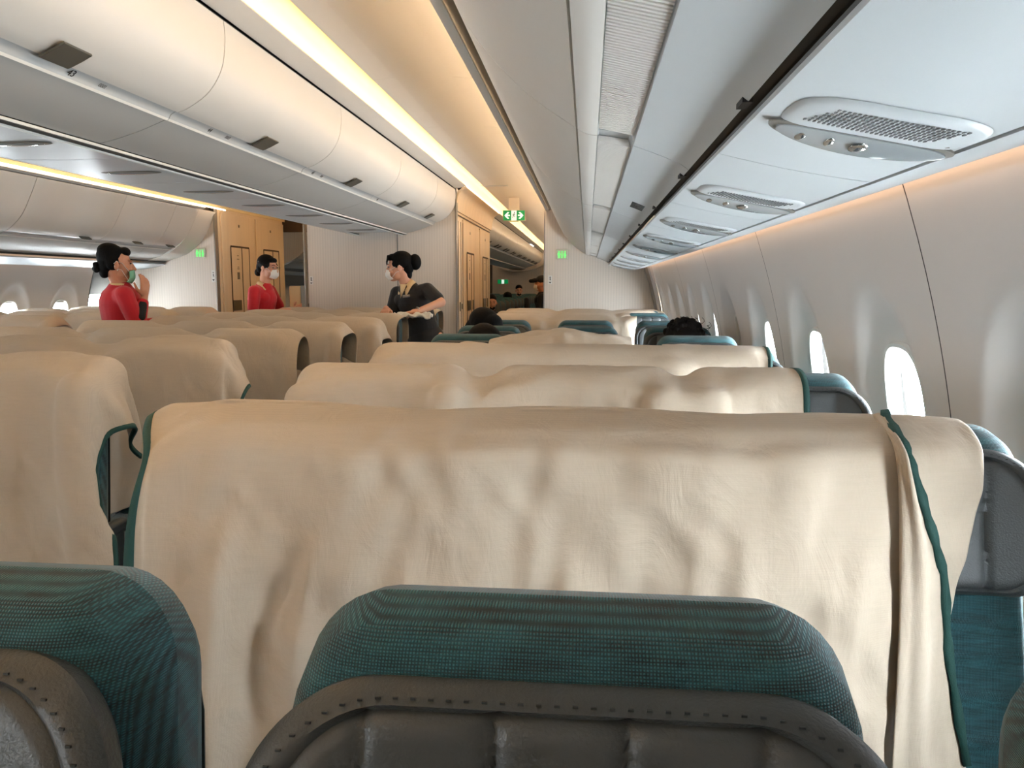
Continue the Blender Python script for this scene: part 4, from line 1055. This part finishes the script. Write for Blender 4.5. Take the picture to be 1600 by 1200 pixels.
def person(J,hm,skin,hair,cloth,label,group,short=True,hairf=None,legm=None,vox=.005,hands=None,extra=None,collar=True,eyes=True):
    base=Vector((J['pel'].x,J['pel'].y,0)); root=empty('person',base,0,label,'person',group)
    mb=MB()
    # trunk and limbs (skin)
    mb.cap(J['pel'],J['waist'],.125,.105,20); mb.cap(J['waist'],J['chest'],.105,.125,20); mb.cap(J['chest'],J['neck'],.10,.055,18)
    mb.cap(J['neck'],J['head']+hm.to_3x3()@Vector((0,.025,-.05)),.050,.052,16)
    for s in 'LR':
        mb.cap(J['chest']+ (J['sh'+s]-J['chest'])*.3,J['sh'+s],.085,.052); mb.cap(J['sh'+s],J['el'+s],.047,.037); mb.cap(J['el'+s],J['wr'+s],.037,.025)
        side=1 if s=='L' else -1
        hp=J['pel']+(J['shR']-J['shL']).normalized()*(-.085 if s=='L' else .085)
        kn=J.get('kn'+s, Vector((hp.x,hp.y-.02,hp.z*.53))); an=J.get('an'+s,Vector((hp.x,hp.y+.02,.08)))
        mb.cap(hp,kn,.085,.055); mb.cap(kn,an,.055,.036); mb.cap(an,an+Vector((0,-.0,-.035)),.038,.034); mb.cap(an+Vector((0,0,-.045)),an+(J['toe'] if 'toe' in J else Vector((0,-.14,-.05))),.034,.026)
        h=hands[s] if hands else ((J['wr'+s]-J['el'+s]).normalized(),Vector((0,0,-1)),1,.5)
        hand(mb,J['wr'+s],*h)
    head_geo(mb,hm)
    b=part(mb,'body',M[skin],root,vox=vox)
    # garment
    mb=MB(); g=.012
    mb.cap(J['pel']+Vector((0,0,-.06)),J['waist'],.145+g,.113+g,24); mb.cap(J['waist'],J['chest'],.113+g,.130+g,24); mb.cap(J['chest'],J['neck']+(J['chest']-J['neck'])*.38,.125+g,.078+g,20)
    fwd=J['fwd']
    for s in (-1,1): 
        ax=(J['shL']-J['shR']).normalized(); mb.ell(J['chest']+fwd*.065+ax*.065*s+Vector((0,0,.01)),(.062,.062,.06))
    for s in 'LR':
        mb.cap(J['chest']+(J['sh'+s]-J['chest'])*.3+Vector((0,0,.01)),J['sh'+s],.098,.062); 
        if short: mb.cap(J['sh'+s],J['sh'+s]+(J['el'+s]-J['sh'+s])*.72,.062,.056)
        else: mb.cap(J['sh'+s],J['el'+s],.062,.052); mb.cap(J['el'+s],J['el'+s]+(J['wr'+s]-J['el'+s])*.8,.052,.038)
    part(mb,'uniform_top',M[cloth],root,vox=.007)
    mb=MB()
    mb.cap(J['pel'],J['pel']+Vector((0,0,-.38)),.16,.17,24); part(mb,'skirt',M[legm or cloth],root,vox=.012)
    if hairf: hairf(root,hm,hair)
    if eyes:
        mb=MB()
        for s in (-1,1): mb.ell((s*.032,-.083,.008),(.013,.007,.0055),None,12,8)
        part(mb,'eyes',M['eye'],root,hm)
        mb=MB()
        for s in (-1,1): mb.tube([(s*.014,-.091,.030),(s*.032,-.089,.036),(s*.048,-.078,.031)],[.002,.003,.0015])
        part(mb,'eyebrows',M[hair],root,hm)
    if collar:
        mb=MB(); n=28; ring=[]; ax=(J['head']-J['neck']).normalized(); ff=(fwd-ax*fwd.dot(ax)).normalized(); rr=ax.cross(ff)
        vs=[];fs=[]
        for i in range(n+1):
            t=-PI*.86+1.72*PI*i/n; o_=ff*(-math.cos(t))+rr*math.sin(t); dn=max(0,-math.cos(t))
            a_=J['neck']+o_*.058+ax*.022-ax*.02*dn; b_=J['neck']+o_*(.080+.01*dn)-ax*(.016+.075*dn**2)+ff*.028*dn
            vs+= [tuple(a_),tuple(b_)]
        fs=[(2*i,2*i+1,2*i+3,2*i+2) for i in range(n)]; mb.add(vs,fs); o=part(mb,'collar',M['cream'],root); q=o.modifiers.new('t','SOLIDIFY'); q.thickness=.007
    if extra: extra(root,hm)
    return root
def hmat(pos,face,tilt=0,roll=0):
    """face: direction the face looks towards"""
    f=Vector(face).normalized(); y=-f; z=Vector((0,0,1)); x=y.cross(z).normalized(); z=x.cross(y).normalized()
    Mx=Matrix((x,y,z)).transposed()@Matrix.Rotation(roll,3,'Y')
    Mx=Mx.to_4x4(); Mx.translation=pos; return Mx
def mask(root,hm,m,low=False,loops=True):
    mb=MB(); vs=[];fs=[]; nu,nv=14,10; oz=-.055 if not low else -.082
    for j in range(nv+1):
        v=-1+2*j/nv
        for i in range(nu+1):
            u=-1+2*i/nu; a=u*1.12; w=.066*(1-.12*v*v) 
            x=math.sin(a)*w; y=-.045-math.cos(a)*(.060+.012*(1-v*v)*(1 if not low else .5)); z=oz+v*.047*(1-.22*abs(u)**2)
            if v<0: y+=.02*(-v)**2
            vs.append((x,y,z+.002*math.sin(v*9)))
    for j in range(nv):
        for i in range(nu): a=j*(nu+1)+i; fs.append((a,a+1,a+nu+2,a+nu+1))
    mb.add(vs,fs); o=part(mb,'face_mask',M[m],root,hm); q=o.modifiers.new('t','SOLIDIFY'); q.thickness=.003; q=o.modifiers.new('s','SUBSURF'); q.levels=1; q.render_levels=1
    if loops:
        mb=MB()
        for s in (-1,1):
            mb.tube([(s*.058,-.070,oz+.035),(s*.070,-.03,.006),(s*.079,.006,.018),(s*.081,.022,.0)],.0018); mb.tube([(s*.058,-.066,oz-.028),(s*.070,-.025,-.038),(s*.078,.006,-.032),(s*.080,.02,-.012)],.0018)
        part(mb,'ear_loops',M['white'],root,hm)
# attendant 1: red jacket, seen from behind, hand raised
def hair1(root,hm,m):
    mb=MB(); mb.ell((0,.038,.052),(.083,.094,.085)); mb.ell((0,.05,.092),(.066,.075,.052)); mb.ell((0,.072,.0),(.066,.055,.075)); mb.ell((0,.082,-.055),(.05,.035,.045)); mb.ell((0,-.045,.085),(.062,.040,.035))
    for s in (-1,1): mb.ell((s*.06,.03,.01),(.022,.045,.055))
    part(mb,'hair',M[m],root,hm,vox=.006)
    mb=MB(); mb.ell((-.015,.132,-.01),(.03,.022,.022)); mb.ell((.01,.138,-.035),(.028,.02,.022)); mb.ell((-.02,.128,-.045),(.022,.02,.02)); part(mb,'hair_bun',M[m],root,hm,vox=.005)
h=V(-3.225,5.2,.142); f=Vector((.86,.52,-.03)); hm1=hmat(h,f)
J=dict(pel=V(-3.25,5.28,-.46),waist=V(-3.25,5.26,-.29),chest=V(-3.24,5.24,-.13),neck=V(-3.23,5.22,.0),head=h,fwd=Vector((.72,.69,0)).normalized(),
 shL=V(-3.325,5.345,-.055),shR=V(-3.145,5.13,-.065),elL=V(-3.28,5.50,-.30),wrL=V(-3.08,5.52,-.26),elR=V(-3.085,5.17,-.285),wrR=V(-3.068,5.24,-.085),toe=Vector((.1,.1,-.05)))
def ex1(root,hm):
    mask(root,hm,'maskg',True); mb=MB()
    for s in (-1,1): mb.ell((s*.082,.0,-.042),(.005,.005,.005))
    part(mb,'earring',M['pearl'],root,hm)
    mb=MB(); mb.cap(V(-3.082,5.175,-.22),V(-3.07,5.225,-.125),.05,.036); part(mb,'dark_cuff',M['dark'],root,vox=.006)
person(J,hm1,'skind','hair','red','woman in a red jacket with black updo, seen from behind raising one hand','cabin attendants',short=False,hairf=hair1,hands={'L':(Vector((.9,0,.1)),Vector((0,0,-1)),1,.5),'R':(Vector((.1,.05,1)),Vector((-.8,.3,.1)),1,.55)},extra=ex1)
# attendant 2: red short sleeves, profile to the right
def hair2(root,hm,m):
    mb=MB(); mb.ell((0,.026,.050),(.081,.094,.082)); mb.ell((0,.075,.0),(.062,.05,.07)); mb.ell((0,-.045,.075),(.060,.036,.03))
    for s in (-1,1): mb.ell((s*.062,-.01,.03),(.02,.05,.035))
    part(mb,'hair',M[m],root,hm,vox=.006)
    mb=MB(); mb.ell((0,.115,-.055),(.04,.034,.04)); part(mb,'hair_bun',M[m],root,hm,vox=.006)
h=V(-3.145,7.6,.172); hm2=hmat(h,Vector((.96,-.25,-.10)))
J=dict(pel=V(-3.28,7.66,-.46),waist=V(-3.26,7.64,-.30),chest=V(-3.225,7.62,-.13),neck=V(-3.19,7.61,.015),head=h,fwd=Vector((.95,-.3,0)).normalized(),
 shL=V(-3.20,7.76,-.055),shR=V(-3.235,7.46,-.06),elL=V(-3.10,7.80,-.26),wrL=V(-2.93,7.66,-.24),elR=V(-3.235,7.40,-.275),wrR=V(-3.03,7.42,-.262),toe=Vector((.14,-.02,-.05)))
def ex2(root,hm):
    mask(root,hm,'white',False,False); mb=MB(); mb.tube([(s_*.060,-.062,-.02) for s_ in (1,)]+[(.078,.0,.02),(.07,.07,.055)],.002); mb.tube([(-.060,-.062,-.02),(-.078,.0,.02),(-.07,.07,.055)],.002); mb.tube([(.06,-.058,-.075),(.075,.01,-.045),(.06,.07,-.03)],.002); part(mb,'mask_strap',M['white'],root,hm)
    mb=MB()
    for s in (-1,1):
        mb.tube([(s*.033+.020*math.cos(t),-.101,.010+.015*math.sin(t)) for t in np.linspace(0,2*PI,17)],.0012); mb.tube([(s*.053,-.100,.012),(s*.078,.0,.012)],.0012)
    part(mb,'glasses',M['trim'],root,hm)
person(J,hm2,'skin','hairb','red','woman in red short-sleeved dress and white mask, in profile facing right','cabin attendants',hairf=hair2,hands={'L':(Vector((.7,-.3,.15)),Vector((.2,-.9,.2)),-1,.5),'R':(Vector((.95,.1,.22)),Vector((0,.4,-.6)),1,.35)},extra=ex2)
e=empty('carton',V(-2.905,7.72,-.14),.12,'tan upright carton held in front of the masked woman in red','box')
mb=MB(); mb.box((0,0,0),(.115,.16,.27)); mb.obj('carton_body',M['tan'],e,bevel=.012)
mb=MB(); mb.box((.059,0,0),(.004,.165,.275)); mb.box((.0,0,.137),(.10,.15,.003)); mb.obj('carton_edge',M['gap2'],e,bevel=.001)
# attendant 3: black uniform, leaning over the centre seats
def hair3(root,hm,m):
    mb=MB(); mb.ell((0,.028,.052),(.083,.096,.085)); mb.ell((0,.070,.0),(.064,.054,.07)); mb.ell((0,-.045,.085),(.062,.042,.032)); mb.ell((0,.075,-.06),(.040,.03,.045))
    for s in (-1,1): mb.ell((s*.062,.0,.03),(.02,.055,.035))
    for q in range(9):
        x=-.052+.013*q; mb.cap((x,-.080,.098),(x*1.08,-.100,.045-.012*(q%3)),.010,.003,8)
    part(mb,'hair',M[m],root,hm,vox=.005)
    mb=MB(); mb.ell((0,.138,.035),(.06,.052,.068)); part(mb,'hair_bun',M[m],root,hm,vox=.007)
h=V(-1.565,6.5,.150); hm3=hmat(h,Vector((-.97,-.22,-.08)),roll=.0)
J=dict(pel=V(-1.36,6.60,-.46),waist=V(-1.40,6.60,-.30),chest=V(-1.46,6.57,-.125),neck=V(-1.51,6.53,.012),head=h,fwd=Vector((-.55,-.83,0)).normalized(),
 shL=V(-1.325,6.49,-.035),shR=V(-1.605,6.60,-.065),elL=V(-1.185,6.37,-.135),wrL=V(-1.345,6.19,-.205),elR=V(-1.655,6.52,-.30),wrR=V(-1.63,6.31,-.185))
def ex3(root,hm):
    mask(root,hm,'mask'); 
    mb=MB(); c=V(-1.478,6.385,-.085); mb.box(c,(.062,.006,.022),(0,-.12,.45)); part(mb,'name_badge',M['trim'],root)
    mb=MB(); a=J['neck']; 
    q=[a+Vector((-.040,-.055,.0)),a+Vector((.02,-.080,.0)),a+Vector((-.022,-.125,-.115))]
    mb.add([tuple(v) for v in q]+[tuple(v+Vector((0,.01,0))) for v in q],[(0,1,2),(5,4,3),(0,3,4,1),(1,4,5,2),(2,5,3,0)]); part(mb,'blouse_front',M['cream'],root)
    mb=MB(); p=V(-1.352,6.205,-.20); d=(J['wrL']-J['elL']).normalized(); x=d.cross(Vector((0,0,1))).normalized(); z=x.cross(d)
    mb.tube([p-d*.012+(x*math.cos(t)+z*math.sin(t))*.028 for t in np.linspace(0,2*PI,20)],.004); mb.ell(p-d*.012-x*.0+Vector((.01,-.027,.008)),(.012,.006,.012)); part(mb,'wristwatch',M['chrome'],root)
person(J,hm3,'skin','hair','black','woman in black uniform with hair bun and white mask, leaning over the centre seats','cabin attendants',hairf=hair3,hands={'L':(Vector((-.75,-.35,-.10)),Vector((0,-.2,-1)),-1,.55),'R':(Vector((.1,-.8,-.25)),Vector((.1,0,-1)),1,.45)},extra=ex3)
mb=MB(); vs=[];nx_,ny_=24,14
for j in range(ny_):
    for i in range(nx_):
        x=-.15+.30*i/(nx_-1); y=-.06+.13*j/(ny_-1); z=.012*math.sin(i*.8+j*.5)+.010*math.sin(j*1.3-i*.4)-max(0,-y-.03)*.5
        vs.append((x,y,z+.004*math.sin(i*2.1)))
mb.add(vs,[(j*nx_+i,j*nx_+i+1,(j+1)*nx_+i+1,(j+1)*nx_+i) for j in range(ny_-1) for i in range(nx_-1)])
o=mb.obj('folded_cloth',M['paper'],angle=0,loc=V(-1.37,6.14,-.222)); q=o.modifiers.new('t','SOLIDIFY'); q.thickness=.012; q=o.modifiers.new('s','SUBSURF'); q.levels=1; q.render_levels=1
tag(o,'crumpled white cloth under the hands of the woman in black','cloth')
# seated passengers, only heads above the seat tops
def sitter(x,y,top,face,hair,label,hf,skin='skind',cl='dark',msk=False,group='seated passengers'):
    h=Vector((x,y,top-.125)); hm=hmat(h,face)
    J=dict(pel=Vector((x,y+.10,.56)),waist=Vector((x,y+.09,.68)),chest=Vector((x,y+.06,.86)),neck=Vector((x,y+.03,h.z-.15)),head=h,fwd=Vector((0,-1,0)),
      shL=Vector((x+.17,y+.06,h.z-.22)),shR=Vector((x-.17,y+.06,h.z-.22)),elL=Vector((x+.20,y-.04,.70)),elR=Vector((x-.20,y-.04,.70)),wrL=Vector((x+.10,y-.22,.66)),wrR=Vector((x-.10,y-.22,.66)),
      knL=Vector((x+.10,y-.32,.54)),knR=Vector((x-.10,y-.32,.54)),anL=Vector((x+.10,y-.34,.09)),anR=Vector((x-.10,y-.34,.09)))
    J['pel'].z=.57
    return person(J,hm,skin,hair,cl,label,group,short=False,hairf=hf,vox=.009,collar=False,extra=(lambda r,m: mask(r,m,'mask')) if msk else None,legm='dark')
def hbob(root,hm,m):
    mb=MB(); mb.ell((0,.025,.045),(.095,.105,.092)); mb.ell((0,-.03,.062),(.085,.072,.066)); mb.ell((0,.06,-.04),(.085,.075,.11))
    for s in (-1,1): mb.ell((s*.066,.0,-.02),(.03,.06,.09))
    part(mb,'hair',M[m],root,hm,vox=.006)
def hcurl(root,hm,m):
    mb=MB(); mb.ell((0,.02,.045),(.095,.105,.085)); mb.ell((0,.05,-.02),(.08,.07,.08)); mb.ell((0,-.045,.075),(.075,.055,.05))
    rs=random.Random(4)
    for q in range(70):
        t=rs.uniform(0,2*PI); ph=rs.uniform(.1,1.6); c=Vector((.095*math.sin(ph)*math.cos(t),.02+.105*math.sin(ph)*math.sin(t),.045+.088*math.cos(ph))); mb.ell(c,(.014+rs.random()*.008,)*3,None,8,6)
    part(mb,'hair',M[m],root,hm,vox=.004,sm=1)
    mb=MB()
    for q in range(26):
        t=rs.uniform(0,2*PI); c=Vector((.09*math.cos(t)+.03,.02+.07*math.sin(t),.11)); a=rs.uniform(0,6)
        mb.tube([c+Vector((.012*math.cos(a+k),.012*math.sin(a+k),.007*k-.01)) for k in range(5)],.0012,5)
    part(mb,'loose_curls',M[m],root,hm)
sitter(CX-.655,5.02,CZ-.155,Vector((.75,-.45,-.45)),'hair','passenger with black hair and white mask in the farther left aisle seat, leaning out',hbob,msk=True)
sitter(CX-.54,4.12,CZ-.215,Vector((.2,-.9,-.55)),'hairb','passenger whose bowed black-haired head shows just above the nearest bare row',hbob)
sitter(CX+.50,4.14,CZ-.185,Vector((.15,-.9,-.4)),'hairb','passenger with dark curly hair in the window-side bare row',hcurl)
# far cabin people
def hshort(root,hm,m):
    mb=MB(); mb.ell((0,.022,.058),(.079,.094,.074)); part(mb,'hair',M[m],root,hm,vox=.009)
    mb=MB(); mb.ell((0,-.05,-.075),(.05,.045,.035)); part(mb,'beard',M[m],root,hm,vox=.009)
def hcap(root,hm,m):
    mb=MB(); mb.ell((0,.018,.06),(.088,.102,.075)); mb.cap((-.03,-.09,.055),(-.03,-.155,.045),.035,.03); mb.cap((.03,-.09,.055),(.03,-.155,.045),.035,.03); part(mb,'cap',M['dark'],root,hm,vox=.008)
h=V(-.70,12.0,.03); hm=hmat(h,Vector((-.95,-.3,0)))
J=dict(pel=V(-.66,12.05,-.45),waist=V(-.66,12.05,-.33),chest=V(-.66,12.04,-.22),neck=V(-.68,12.02,-.11),head=h,fwd=Vector((-1,-.2,0)).normalized(),shL=V(-.68,11.88,-.17),shR=V(-.62,12.2,-.17),elL=V(-.74,11.84,-.42),elR=V(-.62,12.25,-.42),wrL=V(-.86,11.92,-.45),wrR=V(-.80,12.2,-.45))
person(J,hm,'skind','hair','dark','person in black cap and dark clothes standing beside the right bulkhead edge','people in the far cabin',short=False,hairf=hcap,vox=.012,collar=False,legm='dark',extra=lambda r,m: mask(r,m,'mask',False,False))
for (X,D,Z,hr,lb,hf) in ((-1.545,17.9,-.12,'hairb','bearded man seated in the middle of the far cabin',hshort),(-1.46,12.05,-.27,'hairb','passenger at the left edge of the far cabin opening, face in warm light',hshort),(-1.62,16.1,-.27,'hair','dark-haired passenger seated a little nearer than the bearded man',hbob)):
    sitter(CX+X,D,CZ+Z+.14,Vector((.2,-1,-.1)),hr,lb,hf,skin='skin',group='people in the far cabin')
# small blankets left on the bare row behind the third cover
def blanket(x0,x1,y,z,label,seed,h=.05,hem=True,dp=.2,arch=.0):
    rng=np.random.RandomState(seed); nx,ny=int((x1-x0)/.012)+2,22; P=np.zeros((nx,ny,3))
    for i in range(nx):
        u=i/(nx-1)
        for j in range(ny):
            v=j/(ny-1); P[i,j]=(x0+(x1-x0)*u, y-dp*v, z+h*math.sin(PI*min(1,v*1.2))**.7*(.6+.4*math.sin(PI*u))+arch*math.sin(PI*u)-.05*v)
    P[:,:,2]+=.022*(vnoise(P[:,:,0]*9,P[:,:,1]*14+3,seed)-.5)+.012*(vnoise(P[:,:,0]*25,P[:,:,1]*30+3,seed+1)-.5)
    o=cover_obj(P,label,'loose blankets on the bare row',('F',) if hem else ()); o.name='blanket'; return o
blanket(CX-.44,CX+.20,3.63,CZ-.245,'grey-cream blanket with dark green edge heaped over the middle seat behind the third cover',5,.035,True,.28,.028)
blanket(CX-.57,CX-.36,3.53,CZ-.262,'small cream blanket bunched on the left seat behind the third cover',6,.03,True,.15)
blanket(CX+.33,CX+.56,3.53,CZ-.265,'small crumpled cream blanket on the window seat behind the third cover',9,.03,True,.15)
EXPO=-0.14

# ------------------------------------------------------------------ daylight, lamps and view
w=bpy.data.worlds.new('sky'); SC.world=w; w.use_nodes=True
bg=w.node_tree.nodes['Background']; bg.inputs[0].default_value=(.88,.95,1,1); bg.inputs[1].default_value=85.0
for side in (1,-1):
    for k in range(-6,9):
        L=bpy.data.lights.new('window_daylight','AREA'); L.shape='RECTANGLE'; L.size=.3; L.size_y=.42; L.energy=1; L.cycles.is_portal=True
        o=bpy.data.objects.new('window_daylight',L); link(o); o.location=(side*(XW(WZ)+.16),WIN0+(LOFF if side<0 else 0)+WP*k,WZ)
        o.rotation_euler=(0,side*PI/2,0)
SC.view_settings.view_transform='Standard'; SC.view_settings.look='None'; SC.view_settings.gamma=1
SC.view_settings.exposure=EXPO
SC.cycles.max_bounces=10; SC.cycles.diffuse_bounces=7; SC.cycles.transparent_max_bounces=12
SC.cycles.sample_clamp_indirect=6; SC.cycles.caustics_reflective=False; SC.cycles.caustics_refractive=False
SC.cycles.use_denoising=True
